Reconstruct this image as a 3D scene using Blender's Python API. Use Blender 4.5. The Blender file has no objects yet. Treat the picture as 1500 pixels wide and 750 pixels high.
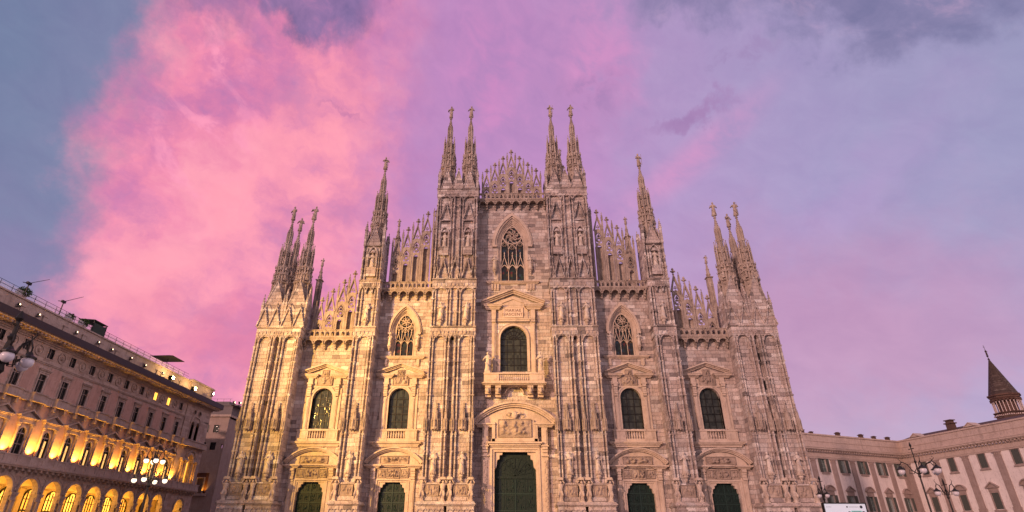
import bpy, bmesh, math, random
from mathutils import Vector, Matrix, noise
R = math.radians
random.seed(7)
scene = bpy.context.scene
col = scene.collection

# ------------------------------------------------------------------ camera
cd = bpy.data.cameras.new('camera'); cam = bpy.data.objects.new('camera', cd); col.objects.link(cam)
scene.camera = cam
cd.sensor_width = 36.0; cd.sensor_fit = 'HORIZONTAL'
cd.lens = 815.0 / 1500.0 * 36.0
cd.shift_x = (750.0 - 719.84) / 1500.0
cd.clip_start = 0.1; cd.clip_end = 4000
_th, _ya, _ro = R(26.9), R(-1.846), R(0.377)
_fw = Vector((math.sin(_ya)*math.cos(_th), math.cos(_ya)*math.cos(_th), math.sin(_th)))
_rt = Vector((math.cos(_ya), -math.sin(_ya), 0)); _up = _rt.cross(_fw)
_r2 = _rt*math.cos(_ro) + _up*math.sin(_ro); _u2 = -_rt*math.sin(_ro) + _up*math.cos(_ro)
cam.matrix_world = Matrix(((_r2.x, _u2.x, -_fw.x, -0.733), (_r2.y, _u2.y, -_fw.y, -72.0), (_r2.z, _u2.z, -_fw.z, 1.7), (0, 0, 0, 1)))

# ------------------------------------------------------------------ world: dusk sky with pink clouds
SUN_EL, SUN_AZ = 14.0, 34.0          # low sun behind the camera, to the left
world = bpy.data.worlds.new('World'); scene.world = world; world.use_nodes = True
wn = world.node_tree; wn.nodes.clear()
class NT:
    """tiny node-tree writer"""
    def __init__(s, tree): s.t = tree
    def n(s, kind, **kw):
        nd = s.t.nodes.new(kind)
        for k, v in kw.items(): setattr(nd, k, v)
        return nd
    def put(s, sock, v):
        if isinstance(v, bpy.types.NodeSocket): s.t.links.new(v, sock)
        elif v is not None: sock.default_value = v
    def m(s, op, a, b=None, c=None, clamp=False):
        nd = s.n('ShaderNodeMath', operation=op, use_clamp=clamp)
        s.put(nd.inputs[0], a)
        if b is not None: s.put(nd.inputs[1], b)
        if c is not None: s.put(nd.inputs[2], c)
        return nd.outputs[0]
    def xyz(s, v):
        nd = s.n('ShaderNodeSeparateXYZ'); s.put(nd.inputs[0], v); return nd.outputs
    def vec(s, x, y, z=0.0):
        nd = s.n('ShaderNodeCombineXYZ'); s.put(nd.inputs[0], x); s.put(nd.inputs[1], y); s.put(nd.inputs[2], z); return nd.outputs[0]
    def noise(s, v, scale, detail=5, rough=.55, dist=0.0):
        nd = s.n('ShaderNodeTexNoise'); s.put(nd.inputs['Vector'], v)
        nd.inputs['Scale'].default_value = scale; nd.inputs['Detail'].default_value = detail
        nd.inputs['Roughness'].default_value = rough; nd.inputs['Distortion'].default_value = dist
        return nd.outputs['Fac']
    def mix(s, f, a, b, blend='MIX'):
        nd = s.n('ShaderNodeMix', data_type='RGBA', blend_type=blend); nd.clamp_factor = True
        s.put(nd.inputs[0], f)
        for sk, v in ((nd.inputs[6], a), (nd.inputs[7], b)):
            if isinstance(v, tuple) and len(v) == 3: v = v + (1,)
            s.put(sk, v)
        return nd.outputs[2]
    def ss(s, x, a, b):
        nd = s.n('ShaderNodeMapRange', interpolation_type='SMOOTHSTEP')
        s.put(nd.inputs[0], x); nd.inputs[1].default_value = a; nd.inputs[2].default_value = b
        nd.inputs[3].default_value = 0; nd.inputs[4].default_value = 1
        return nd.outputs[0]
    def ramp(s, f, stops, interp='LINEAR'):
        nd = s.n('ShaderNodeValToRGB'); nd.color_ramp.interpolation = interp
        e = nd.color_ramp.elements
        while len(e) < len(stops): e.new(.5)
        for el, (p, c) in zip(e, stops): el.position = p; el.color = tuple(c) + (1,)
        s.put(nd.inputs[0], f); return nd.outputs[0]

def srgb(r, g, b):
    f = lambda c: (c/255/12.92) if c <= 10 else ((c/255+.055)/1.055)**2.4
    return (f(r), f(g), f(b))

W = NT(wn)
tc = W.n('ShaderNodeTexCoord')
dx, dy, dz = W.xyz(tc.outputs['Generated'])
az = W.m('ARCTAN2', dx, dy)                       # 0 straight over the cathedral, + to the right
el = W.m('ARCSINE', dz)
P0 = W.vec(az, el, 0)
def cen(v): return W.m('SUBTRACT', v, .5)
na = cen(W.noise(P0, 3.2, 3, .5)); nb_ = cen(W.noise(W.vec(az, el, 4.0), 3.2, 3, .5))
ha = cen(W.noise(W.vec(az, el, 11.0), 11.0, 9, .62)); hb = cen(W.noise(W.vec(az, el, 17.0), 11.0, 9, .62))
wa = W.m('ADD', W.m('MULTIPLY_ADD', na, .13, az), W.m('MULTIPLY', ha, .20))
we = W.m('ADD', W.m('MULTIPLY_ADD', nb_, .13, el), W.m('MULTIPLY', hb, .20))
WP = W.vec(wa, we, 0)
n3 = W.noise(W.vec(W.m('MULTIPLY_ADD', ha, .10, az), W.m('MULTIPLY_ADD', hb, .10, W.m('MULTIPLY', el, 1.5)), 5), 5.5, 9, .62)
nf = W.noise(W.vec(W.m('ADD', az, W.m('MULTIPLY', el, .5)), W.m('MULTIPLY', el, 1.3), 8), 14.0, 8, .62, .4)
def blob(a, e, ra, re, rot=0, soft=(.35, 1.0), warp=True):
    """soft mask of a cloud bank centred on azimuth a, elevation e (degrees)"""
    x = W.m('SUBTRACT', wa if warp else az, R(a)); y = W.m('SUBTRACT', we if warp else el, R(e))
    c, s_ = math.cos(R(rot)), math.sin(R(rot))
    u = W.m('ADD', W.m('MULTIPLY', x, c/R(ra)), W.m('MULTIPLY', y, s_/R(ra)))
    v = W.m('ADD', W.m('MULTIPLY', x, -s_/R(re)), W.m('MULTIPLY', y, c/R(re)))
    d = W.m('SQRT', W.m('ADD', W.m('MULTIPLY', u, u), W.m('MULTIPLY', v, v)))
    return W.m('SUBTRACT', 1.0, W.ss(d, soft[0], soft[1]))
azn = W.m('DIVIDE', W.m('ADD', wa, R(55)), R(110), clamp=True)
AZ = lambda d: (d+55)/110
skyc = W.ramp(azn, [(AZ(-55), srgb(106,118,152)), (AZ(-43), srgb(124,124,160)), (AZ(-26), srgb(186,126,180)), (AZ(-8), srgb(186,130,184)), (AZ(8), srgb(182,132,184)), (AZ(20), srgb(174,142,188)), (AZ(34), srgb(162,144,186)), (AZ(54), srgb(146,142,178))])
def lay(c0, f, c): return W.mix(f, c0, c)
K = lambda f, k: W.m('MULTIPLY', f, k)
# low sky: pink on the right, dusky violet over the left roofs
skyc = lay(skyc, K(blob(31, 15, 28, 15, -4, (.1, 1.1)), .9), srgb(186, 128, 168))
skyc = lay(skyc, K(blob(45, 7, 20, 6, 0, (.1, 1.1)), .6), srgb(160, 144, 190))
skyc = lay(skyc, K(blob(-50, 15, 12, 11, 0, (.1, 1.2)), .75), srgb(138, 116, 160))
skyc = lay(skyc, K(blob(-22, 10, 18, 9, 0, (.1, 1.1)), .8), srgb(176, 100, 146))
# veils overhead
skyc = lay(skyc, K(blob(-2, 45, 9, 9, 0, (.0, 1.1)), K(W.ss(nf, .35, .65), .7)), srgb(206, 128, 184))
skyc = lay(skyc, K(blob(12, 45, 8, 10, -20, (.0, 1.1)), K(W.ss(nf, .30, .60), .8)), srgb(208, 134, 186))
skyc = lay(skyc, K(blob(7, 33, 10, 8, 0, (.0, 1.1)), .5), srgb(198, 136, 190))
skyc = lay(skyc, K(blob(21, 34, 15, 2.4, 24, (.0, 1.1), False), K(W.ss(nf, .25, .6), .75)), srgb(208, 138, 186))
skyc = lay(skyc, K(blob(36, 28, 14, 4, 25, (.0, 1.1)), .45), srgb(178, 142, 190))
# the great pink bank: crisp left edge, melting away to the right
edge = W.ss(wa, R(-46.0), R(-38.5)); melt = W.m('SUBTRACT', 1.0, W.ss(wa, R(-24), R(-8)))
low = W.ss(we, R(5), R(14)); bank = W.m('MULTIPLY', W.m('MULTIPLY', edge, melt), low)
body = W.ramp(n3, [(.32, srgb(184, 114, 168)), (.44, srgb(214, 120, 166)), (.55, srgb(242, 136, 168)), (.68, srgb(255, 158, 176))])
skyc = lay(skyc, K(bank, .97), body)
hot = W.m('MULTIPLY', bank, W.m('MAXIMUM', blob(-23, 36, 9, 14, -8, (.2, 1.15)), W.m('MAXIMUM', blob(-35, 19.5, 9, 6.5, 10, (.2, 1.15)), blob(-29, 27, 6, 8, 20, (.1, 1.15)))))
skyc = lay(skyc, K(hot, W.m('MULTIPLY_ADD', W.ss(n3, .38, .60), .55, .35)), srgb(255, 156, 172))
hot2 = W.m('MULTIPLY', bank, W.m('MULTIPLY', W.m('MAXIMUM', blob(-36, 41, 7, 3, 0, (.0, 1.1)), blob(-35, 33, 7, 7, 30, (.0, 1.1))), W.ss(nf, .48, .62)))
skyc = lay(skyc, K(hot2, .85), srgb(250, 150, 182))
skyc = lay(skyc, K(W.m('MULTIPLY', bank, blob(-28, 17, 14, 5, 0, (.0, 1.1))), .55), srgb(226, 110, 146))
# shadowed violet clouds along the top
dk = W.m('MAXIMUM', blob(-27, 50, 12, 5.5, 0, (.45, 1.05)), K(blob(-39, 46, 9, 4, -15, (.2, 1.1)), .75))
skyc = lay(skyc, K(dk, .92), W.ramp(nf, [(.3, srgb(104, 92, 140)), (.55, srgb(136, 106, 156)), (.72, srgb(176, 116, 164))]))
skyc = lay(skyc, K(blob(-20.5, 38.5, 4, .6, 4, (.1, 1.0)), .6), srgb(196, 116, 160))
dk2 = W.m('MAXIMUM', blob(44, 41.5, 20, 5.2, -24, (.4, 1.1)), K(blob(27, 49, 12, 4, -8, (.3, 1.1)), .8))
skyc = lay(skyc, K(dk2, .8), W.ramp(nf, [(.3, srgb(104, 100, 140)), (.55, srgb(124, 112, 152)), (.74, srgb(172, 136, 172))]))
skyc = lay(skyc, K(blob(37, 46, 8, 2, -20, (.1, 1.1)), .7), srgb(178, 138, 174))
skyc = lay(skyc, K(blob(22.5, 38.5, 7, 1.5, 5, (.2, 1.05)), .75), srgb(158, 112, 164))
skyc = lay(skyc, K(blob(11, 42, 8, 3.6, -25, (.1, 1.1)), K(W.ss(nf, .42, .6), .8)), srgb(160, 118, 170))
skyc = lay(skyc, K(blob(29, 42, 9, 1.5, -10, (.1, 1.1)), K(W.ss(nf, .45, .6), .6)), srgb(150, 120, 168))
# fine billowing
puff = W.m('ADD', W.m('MULTIPLY', W.m('SUBTRACT', nf, .5), .30), 1.0)
hsv = W.n('ShaderNodeMix', data_type='RGBA', blend_type='MULTIPLY'); hsv.inputs[0].default_value = 1
W.put(hsv.inputs[6], skyc); W.put(hsv.inputs[7], W.vec(puff, W.m('MULTIPLY_ADD', W.m('SUBTRACT', nf, .5), .40, 1.0), W.m('MULTIPLY_ADD', W.m('SUBTRACT', nf, .5), .22, 1.0)))
front = hsv.outputs[2]
fz = W.ss(dy, -.2, .2)
# western sky behind the viewer: the bright half of the dusk
back = W.ramp(W.m('DIVIDE', el, R(90)), [(0.0, (.18,.125,.19)), (.25, (.15,.115,.195)), (1.0, (.20,.15,.29))])
_sx, _sy = -math.sin(R(SUN_AZ)), -math.cos(R(SUN_AZ))
glowl = W.m('POWER', W.m('MAXIMUM', W.m('ADD', W.m('ADD', W.m('MULTIPLY', dx, _sx), W.m('MULTIPLY', dy, _sy)), W.m('MULTIPLY', dz, .25)), 0.0), 3.0)
back = W.mix(glowl, back, (.56, .36, .41))
side = W.m('MULTIPLY', W.ss(dx, .55, .95), W.m('SUBTRACT', 1.0, W.ss(dz, .5, .9)))  # added glow in the unseen sky at right, brightens the left palace
back = W.mix(side, back, (2.0, 1.38, 1.42))
front = W.mix(W.m('MULTIPLY', W.ss(az, R(62), R(85)), .9), front, (2.0, 1.38, 1.42))  # same added glow carried forward, still out of view
full = W.mix(fz, back, front)
bg = W.n('ShaderNodeBackground'); W.put(bg.inputs[0], full); bg.inputs[1].default_value = 1.0
sky = W.n('ShaderNodeTexSky', sky_type='NISHITA'); sky.sun_disc = False
sky.sun_elevation = R(SUN_EL); sky.sun_rotation = R(180 + SUN_AZ); sky.air_density = 1.2; sky.dust_density = 1.5
bg2 = W.n('ShaderNodeBackground'); W.put(bg2.inputs[0], sky.outputs[0]); bg2.inputs[1].default_value = 0.025
addn = W.n('ShaderNodeAddShader'); W.put(addn.inputs[0], bg.outputs[0]); W.put(addn.inputs[1], bg2.outputs[0])
wo = W.n('ShaderNodeOutputWorld'); W.put(wo.inputs[0], addn.outputs[0])

sl = bpy.data.lights.new('sun', 'SUN'); sl.energy = 2.3; sl.color = (1.0, .57, .47); sl.angle = R(1.5)
so = bpy.data.objects.new('sun', sl); col.objects.link(so)
_d = Vector((math.sin(R(SUN_AZ))*math.cos(R(SUN_EL)), math.cos(R(SUN_AZ))*math.cos(R(SUN_EL)), -math.sin(R(SUN_EL))))
so.rotation_euler = _d.to_track_quat('-Z', 'Y').to_euler()

vs = scene.view_settings
scene.display_settings.display_device = 'sRGB'
vs.view_transform = 'Standard'; vs.look = 'None'; vs.exposure = 0.0; vs.gamma = 1.0; vs.use_curve_mapping = False

# ------------------------------------------------------------------ materials
def new_mat(name):
    m = bpy.data.materials.new(name); m.use_nodes = True
    return m, NT(m.node_tree), m.node_tree.nodes['Principled BSDF']
def bump(N, bs, h, strength=.4, dist=.1):
    b = N.n('ShaderNodeBump'); b.inputs['Strength'].default_value = strength; b.inputs['Distance'].default_value = dist
    N.put(b.inputs['Height'], h); N.put(bs.inputs['Normal'], b.outputs[0])
def stone_mat(name, stops, bw=1.3, bh=.62, rough=.75, streak=.35, blocks=True, bstr=.5, nscale=2.5, joint=.025, bdist=.12):
    """marble courses: every block its own tint, dark rain streaks, worn surface"""
    m, N, bs = new_mat(name)
    g = N.n('ShaderNodeNewGeometry'); x, y, z = N.xyz(g.outputs['Position'])
    u = N.m('ADD', x, y)
    if blocks:
        row = N.m('FLOOR', N.m('DIVIDE', z, bh))
        wr = N.n('ShaderNodeTexWhiteNoise', noise_dimensions='1D'); N.put(wr.inputs['W'], row)
        uu = N.m('ADD', N.m('DIVIDE', u, bw), wr.outputs[0])
        colm = N.m('FLOOR', uu)
        wb = N.n('ShaderNodeTexWhiteNoise', noise_dimensions='2D'); N.put(wb.inputs['Vector'], N.vec(colm, row, 0))
        c = N.ramp(wb.outputs[0], stops)
        fu = N.m('FRACT', uu); fv = N.m('FRACT', N.m('DIVIDE', z, bh))
        ju = N.m('LESS_THAN', fu, joint/bw*1.0); jv = N.m('LESS_THAN', fv, joint/bh)
        j = N.m('MAXIMUM', ju, jv)
        c = N.mix(N.m('MULTIPLY', j, .55), c, (.12, .09, .075))
    else:
        c = N.ramp(N.noise(g.outputs['Position'], .8, 6, .65), [(.25+.5*p, cc) for p, cc in stops]); j = None
    big = N.noise(g.outputs['Position'], .16, 4, .6)
    c = N.mix(N.m('MULTIPLY', N.ss(big, .45, .7), .3), c, tuple(v*.72 for v in stops[1][1]))
    st = N.noise(N.vec(N.m('MULTIPLY', u, 1.4), N.m('MULTIPLY', z, .10), 0), 1.0, 6, .68)
    c = N.mix(N.m('MULTIPLY', N.ss(st, .50, .74), streak), c, (.075, .058, .05))
    spot = N.noise(g.outputs['Position'], 3.0, 5, .7)
    c = N.mix(N.m('MULTIPLY', N.ss(spot, .54, .75), .42), c, (.10, .075, .062))
    vein = N.noise(N.vec(u, N.m('MULTIPLY', z, 3.2), 3), 1.6, 6, .6, 1.2)
    c = N.mix(N.m('MULTIPLY', N.ss(vein, .55, .72), .25), c, (.66, .58, .52))
    fine = N.noise(N.vec(N.m('MULTIPLY', u, 3.4), N.m('MULTIPLY', z, .55), 6), 1.0, 7, .7)
    c = N.mix(N.m('MULTIPLY', N.ss(fine, .52, .70), streak*1.1), c, (.10, .07, .06))
    N.put(bs.inputs['Base Color'], c)
    bs.inputs['Roughness'].default_value = rough; bs.inputs['Specular IOR Level'].default_value = .25
    h = N.noise(g.outputs['Position'], nscale, 6, .65)
    if j is not None: h = N.m('SUBTRACT', h, N.m('MULTIPLY', j, .5))
    bump(N, bs, h, bstr, bdist)
    return m
MARBLE = stone_mat('marble_courses', [(0, (.25, .215, .21)), (.07, (.37, .31, .295)), (.2, (.50, .41, .375)), (.5, (.58, .485, .445)), (.7, (.56, .51, .49)), (.88, (.66, .56, .52)), (1, (.82, .77, .74))], bw=1.05, bh=.5, streak=.55, bstr=.95, nscale=3.6, bdist=.22)
CARVED = stone_mat('carved_marble', [(0, (.36, .28, .24)), (.5, (.56, .46, .39)), (1, (.68, .58, .5))], blocks=False, bstr=.7, nscale=5, streak=.4)
TRIM = stone_mat('dressed_marble', [(0, (.42, .33, .27)), (.5, (.58, .47, .39)), (1, (.66, .55, .46))], blocks=False, bstr=.35, nscale=3, streak=.3)
SPIRE = stone_mat('weathered_spire_marble', [(0, (.24, .185, .16)), (.5, (.43, .35, .30)), (1, (.60, .51, .45))], blocks=False, bstr=.8, nscale=5, streak=.55)
RELIEF = stone_mat('relief_marble', [(0, (.22, .17, .14)), (.5, (.40, .315, .265)), (1, (.56, .46, .39))], blocks=False, bstr=.9, nscale=7, streak=.2)  # toned darker for soot, and for shade in the deep carving

def plain(name, c, rough=.6, metal=0, spec=.3, nscale=4, var=.25, bstr=.2):
    m, N, bs = new_mat(name)
    g = N.n('ShaderNodeNewGeometry')
    f = N.noise(g.outputs['Position'], nscale, 6, .6)
    cc = N.mix(f, tuple(v*(1-var) for v in c), tuple(min(1, v*(1+var)) for v in c))
    N.put(bs.inputs['Base Color'], cc); bs.inputs['Roughness'].default_value = rough
    bs.inputs['Metallic'].default_value = metal; bs.inputs['Specular IOR Level'].default_value = spec
    bump(N, bs, f, bstr, .03)
    return m
def glow(name, c, strength, tex=None):
    m, N, bs = new_mat(name)
    N.put(bs.inputs['Base Color'], c + (1,)); N.put(bs.inputs['Emission Color'], c + (1,)); bs.inputs['Emission Strength'].default_value = strength
    return m
def glass_mat(name, c, tint=None, rough=.12):
    m, N, bs = new_mat(name)
    g = N.n('ShaderNodeNewGeometry')
    x, y, z = N.xyz(g.outputs['Position'])
    u = N.m('ADD', x, y)
    wv = N.n('ShaderNodeTexWhiteNoise', noise_dimensions='2D')
    N.put(wv.inputs['Vector'], N.vec(N.m('FLOOR', N.m('DIVIDE', u, .3)), N.m('FLOOR', N.m('DIVIDE', z, .4)), 0))
    if tint:
        cc = N.ramp(wv.outputs[0], tint, 'CONSTANT')
        f = N.noise(g.outputs['Position'], 1.2, 3)
        cc = N.mix(N.ss(f, .4, .62), c, cc)
    else:
        cc = N.mix(wv.outputs[0], tuple(v*.6 for v in c), tuple(v*1.5 for v in c))
    N.put(bs.inputs['Base Color'], cc)
    bs.inputs['Roughness'].default_value = rough; bs.inputs['Specular IOR Level'].default_value = .35
    bump(N, bs, N.m('ADD', wv.outputs[0], N.noise(g.outputs['Position'], 3, 2)), .12, .05)
    return m
GLASS = glass_mat('old_window_glass', (.035, .04, .036))
STAINED = glass_mat('stained_glass', (.02, .022, .024), [(0, (.02, .025, .025)), (.55, (.03, .06, .10)), (.72, (.12, .03, .03)), (.84, (.10, .07, .03)), (.93, (.03, .07, .05))])
LEAD = plain('dark_iron', (.03, .028, .028), .5, .6)
BRONZE = plain('green_bronze', (.006, .017, .014), .5, .0, .3, 5, .8, .9)
HIGHLIT = plain('highlit_bronze_edges', (.015, .036, .031), .5, .0, .3, 6, .6, .6)  # lighter bronze: highlights on the raised door work put into the colour

# ------------------------------------------------------------------ mesh builder
class MB:
    def __init__(s): s.v = []; s.f = []; s.mat = None
    def add(s, vs_, fs):
        o = len(s.v)
        s.v += [tuple(v) for v in vs_] if s.mat is None else [tuple(s.mat @ Vector(v)) for v in vs_]
        s.f += [tuple(i+o for i in f) for f in fs]
    def box(s, x0, x1, y0, y1, z0, z1):
        s.add([(x0,y0,z0),(x1,y0,z0),(x1,y1,z0),(x0,y1,z0),(x0,y0,z1),(x1,y0,z1),(x1,y1,z1),(x0,y1,z1)],
              [(3,2,1,0),(4,5,6,7),(0,1,5,4),(1,2,6,5),(2,3,7,6),(3,0,4,7)])
    def cbox(s, cx, cy, cz, sx, sy, sz): s.box(cx-sx/2, cx+sx/2, cy-sy/2, cy+sy/2, cz-sz/2, cz+sz/2)
    def prism(s, poly, y0, y1):
        """polygon of (x,z) given depth from y0 (front) to y1"""
        n = len(poly)
        a = sum(poly[i][0]*poly[(i+1)%n][1]-poly[(i+1)%n][0]*poly[i][1] for i in range(n))
        if a < 0: poly = poly[::-1]
        s.add([(x,y0,z) for x,z in poly]+[(x,y1,z) for x,z in poly],
              [tuple(range(n)), tuple(range(2*n-1, n-1, -1))]+[(i, i+n, (i+1)%n+n, (i+1)%n) for i in range(n)])
    def frustum(s, cx, cy, z0, z1, r0, r1, n=8, ph=0.0, cap=True, sy=1.0):
        s.lathe([(r0,z0),(r1,z1)], cx, cy, n, ph, cap, sy)
    def lathe(s, prof, cx=0, cy=0, n=8, ph=0.0, cap=True, sy=1.0):
        vs_ = []; fs = []
        for r, z in prof:
            for k in range(n):
                a = ph+2*math.pi*k/n
                vs_.append((cx+r*math.cos(a), cy+r*sy*math.sin(a), z))
        m = len(prof)
        for i in range(m-1):
            for k in range(n):
                k2 = (k+1) % n
                fs.append((i*n+k, i*n+k2, (i+1)*n+k2, (i+1)*n+k))
        if cap: fs.append(tuple(range(n-1,-1,-1))); fs.append(tuple((m-1)*n+k for k in range(n)))
        s.add(vs_, fs)
    def tube(s, pts, r, n=6, r1=None):
        pts = [Vector(p) for p in pts]; m = len(pts); r1 = r if r1 is None else r1
        vs_ = []; fs = []
        ref = None
        for i, p in enumerate(pts):
            t = (pts[min(i+1,m-1)]-pts[max(i-1,0)]).normalized()
            if ref is None: ref = Vector((0,0,1)) if abs(t.z) < .9 else Vector((0,1,0))
            a = t.cross(ref); a = a.normalized() if a.length > 1e-6 else Vector((1,0,0)); b = t.cross(a)
            rr = r+(r1-r)*i/(m-1)
            for k in range(n):
                q = 2*math.pi*k/n
                vs_.append(p+(a*math.cos(q)+b*math.sin(q))*rr)
            ref = -b if False else ref
        for i in range(m-1):
            for k in range(n):
                k2 = (k+1)%n
                fs.append((i*n+k, i*n+k2, (i+1)*n+k2, (i+1)*n+k))
        fs.append(tuple(range(n-1,-1,-1))); fs.append(tuple((m-1)*n+k for k in range(n)))
        s.add(vs_, fs)
    def band(s, path, a, b, y0, y1, closed=False):
        """moulding of rectangular section following an (x,z) path; a..b offsets to the left of travel"""
        n = len(path); P = [Vector(p) for p in path]; nr = []
        for i in range(n):
            if closed: d0 = P[i]-P[i-1]; d1 = P[(i+1)%n]-P[i]
            else: d0 = P[i]-P[i-1] if i else P[1]-P[0]; d1 = P[i+1]-P[i] if i < n-1 else P[i]-P[i-1]
            d0 = d0.normalized(); d1 = d1.normalized()
            n0 = Vector((-d0.y, d0.x)); n1_ = Vector((-d1.y, d1.x)); mm = (n0+n1_)
            mm = mm.normalized() if mm.length > 1e-6 else n0
            k = max(.35, mm.dot(n0)); nr.append(mm/k)
        vs_ = []
        for p, q in zip(P, nr):
            A = p+q*a; B = p+q*b
            vs_ += [(A.x,y0,A.y),(B.x,y0,B.y),(B.x,y1,B.y),(A.x,y1,A.y)]
        fs = []
        for i in range(n if closed else n-1):
            o, o2 = i*4, ((i+1)%n)*4
            for k in range(4):
                k2 = (k+1)%4
                fs.append((o+k, o2+k, o2+k2, o+k2))
        if not closed: fs += [(0,1,2,3), ((n-1)*4+3,(n-1)*4+2,(n-1)*4+1,(n-1)*4)]
        s.add(vs_, fs)
    def plate(s, outer, holes, y0, y1):
        """slab with openings, outline and holes in (x,z)"""
        bm = bmesh.new(); loops = [outer]+list(holes); es = []
        for lp in loops:
            vv = [bm.verts.new((x, 0, z)) for x, z in lp]
            es += [bm.edges.new((vv[i], vv[(i+1)%len(vv)])) for i in range(len(vv))]
        bmesh.ops.triangle_fill(bm, use_beauty=True, use_dissolve=False, edges=es)
        bm.verts.index_update()
        vs_ = [v.co.copy() for v in bm.verts]; tr = [[v.index for v in f.verts] for f in bm.faces]
        bm.free()
        n = len(vs_); fs = []
        for t in tr:
            a, b, c = [vs_[i] for i in t[:3]]
            if ((b-a).cross(c-a)).y > 0: t = t[::-1]
            fs.append(tuple(t)); fs.append(tuple(i+n for i in t[::-1]))
        o = 0
        for lp in loops:
            m = len(lp)
            ar = sum(lp[i][0]*lp[(i+1)%m][1]-lp[(i+1)%m][0]*lp[i][1] for i in range(m))
            outr = (ar > 0) == (o == 0)
            for i in range(m):
                q = (o+i, o+i+n, o+(i+1)%m+n, o+(i+1)%m)
                fs.append(q if outr else q[::-1])
            o += m
        s.add([(v.x,y0,v.z) for v in vs_]+[(v.x,y1,v.z) for v in vs_], fs)
    def mesh(s, name, mat, smooth=False):
        me = bpy.data.meshes.new(name); me.from_pydata(s.v, [], s.f); me.update()
        me.materials.append(mat)
        if smooth: me.shade_smooth()
        return me
    def build(s, name, mat, parent=None, loc=None, rz=None, smooth=False):
        return put(name, s.mesh(name, mat, smooth), parent, loc, rz)
def put(name, me, parent=None, loc=None, rz=None, scale=None):
    o = bpy.data.objects.new(name, me); col.objects.link(o)
    if parent: o.parent = parent
    if loc: o.location = loc
    if rz is not None: o.rotation_euler = (0, 0, rz)
    if scale is not None: o.scale = (scale,)*3 if not isinstance(scale, tuple) else scale
    return o
def tag(o, label, cat, group=None, kind=None):
    if label: o['label'] = label
    if cat: o['category'] = cat
    if group: o['group'] = group
    if kind: o['kind'] = kind
    return o
def thing(name, label, cat, loc=(0,0,0), rz=0, group=None):
    o = bpy.data.objects.new(name, None); col.objects.link(o); o.location = loc; o.rotation_euler = (0,0,rz); o.empty_display_size = .5
    return tag(o, label, cat, group)

def arc(cx, cz, r, a0, a1, n=12):
    return [(cx+r*math.cos(R(a0+(a1-a0)*i/n)), cz+r*math.sin(R(a0+(a1-a0)*i/n))) for i in range(n+1)]
def pointed(cx, h, zs, za, n=7):
    """left springing -> apex -> right springing"""
    H = za-zs; rr = (h*h+H*H)/(2*h); t = math.asin(min(1, H/rr))
    if H > rr: t = math.pi-t
    L = [(cx-h+rr-rr*math.cos(t*i/n), zs+rr*math.sin(t*i/n)) for i in range(n+1)]
    return L+[(2*cx-x, z) for x, z in L[-2::-1]]
def round_open(cx, h, z0, zs, n=12): return [(cx+h, z0)]+arc(cx, zs, h, 0, 180, n)+[(cx-h, z0)]
def point_open(cx, h, z0, zs, za, n=7): return [(cx+h, z0)]+pointed(cx, h, zs, za, n)[::-1]+[(cx-h, z0)]
def rect(x0, x1, z0, z1): return [(x0,z0),(x1,z0),(x1,z1),(x0,z1)]
def foil(cx, cz, r, k=4, n=5, ph=45):
    """quatrefoil / trefoil outline"""
    out = []
    d = r*.52; q = r*.5
    for i in range(k):
        a = ph+360*i/k; c = (cx+d*math.cos(R(a)), cz+d*math.sin(R(a)))
        w = 115
        out += arc(c[0], c[1], q, a-w, a+w, n)
    return out

stone_statue = stone_mat('statue_marble', [(0, (.44, .37, .33)), (.5, (.64, .56, .50)), (1, (.76, .69, .63))], blocks=False, bstr=.5, nscale=6, streak=.3)
# ------------------------------------------------------------------ carved figures and ornaments (shared meshes)
def statue_mb(seed, h=2.1):
    """robed standing figure facing -y: folds, shoulders, bent arms, head"""
    rd = random.Random(seed); b = MB(); n = 12; k = rd.choice((4,5,6)); ph = rd.random()*6; s = h/2.1
    lean = rd.uniform(-.06,.06)
    prof = [(0,.29),(.08,.31),(.5,.245),(.95,.235),(1.15,.19),(1.38,.25),(1.58,.275),(1.69,.19),(1.75,.075),(1.82,.075)]
    vs_ = []; fs = []
    for z, r in prof:
        am = .17 if z < 1.1 else .05
        for i in range(n):
            a = 2*math.pi*i/n
            rr = r*(1+am*math.sin(k*a+ph+z*1.2))
            sx = 1.12 if z > 1.3 else 1.0
            vs_.append((s*(rr*sx*math.cos(a)+lean*z), s*rr*.78*math.sin(a), s*z))
    for j in range(len(prof)-1):
        for i in range(n):
            fs.append((j*n+i, j*n+(i+1)%n, (j+1)*n+(i+1)%n, (j+1)*n+i))
    fs.append(tuple(range(n-1,-1,-1)))
    b.add(vs_, fs)
    hx = s*lean*1.95+rd.uniform(-.03,.03)
    b.lathe([(.02,1.78*s),(.10*s,1.83*s),(.125*s,1.93*s),(.115*s,2.02*s),(.05*s,2.09*s)], hx, -.03*s, 8)
    b.cbox(hx, -.14*s, 1.92*s, .03*s, .05*s, .06*s)
    for sd in (-1, 1):
        e = (sd*.44*s, -.10*s, rd.uniform(1.12,1.3)*s); hd = (sd*rd.uniform(.02,.34)*s, -.30*s, rd.uniform(1.1,1.75)*s)
        b.tube([(sd*.27*s+lean, 0, 1.56*s), e, hd], .095*s, 6, .06*s)
    if rd.random() < .5: b.tube([(.3*s,-.3*s,.1*s),(.3*s,-.3*s,1.9*s)], .025*s, 5)
    b.tube([(-.22*s,-.18*s,.9*s),(.05*s,-.26*s,.6*s),(.22*s,-.2*s,.25*s)], .06*s, 5)
    return b
STATUES = [statue_mb(i*3+1) for i in range(5)]
STAT_ME = [b.mesh('statue', stone_statue, True) for b in STATUES]
SPSTAT_ME = [b.mesh('spire_statue', SPIRE, True) for b in STATUES]
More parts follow.
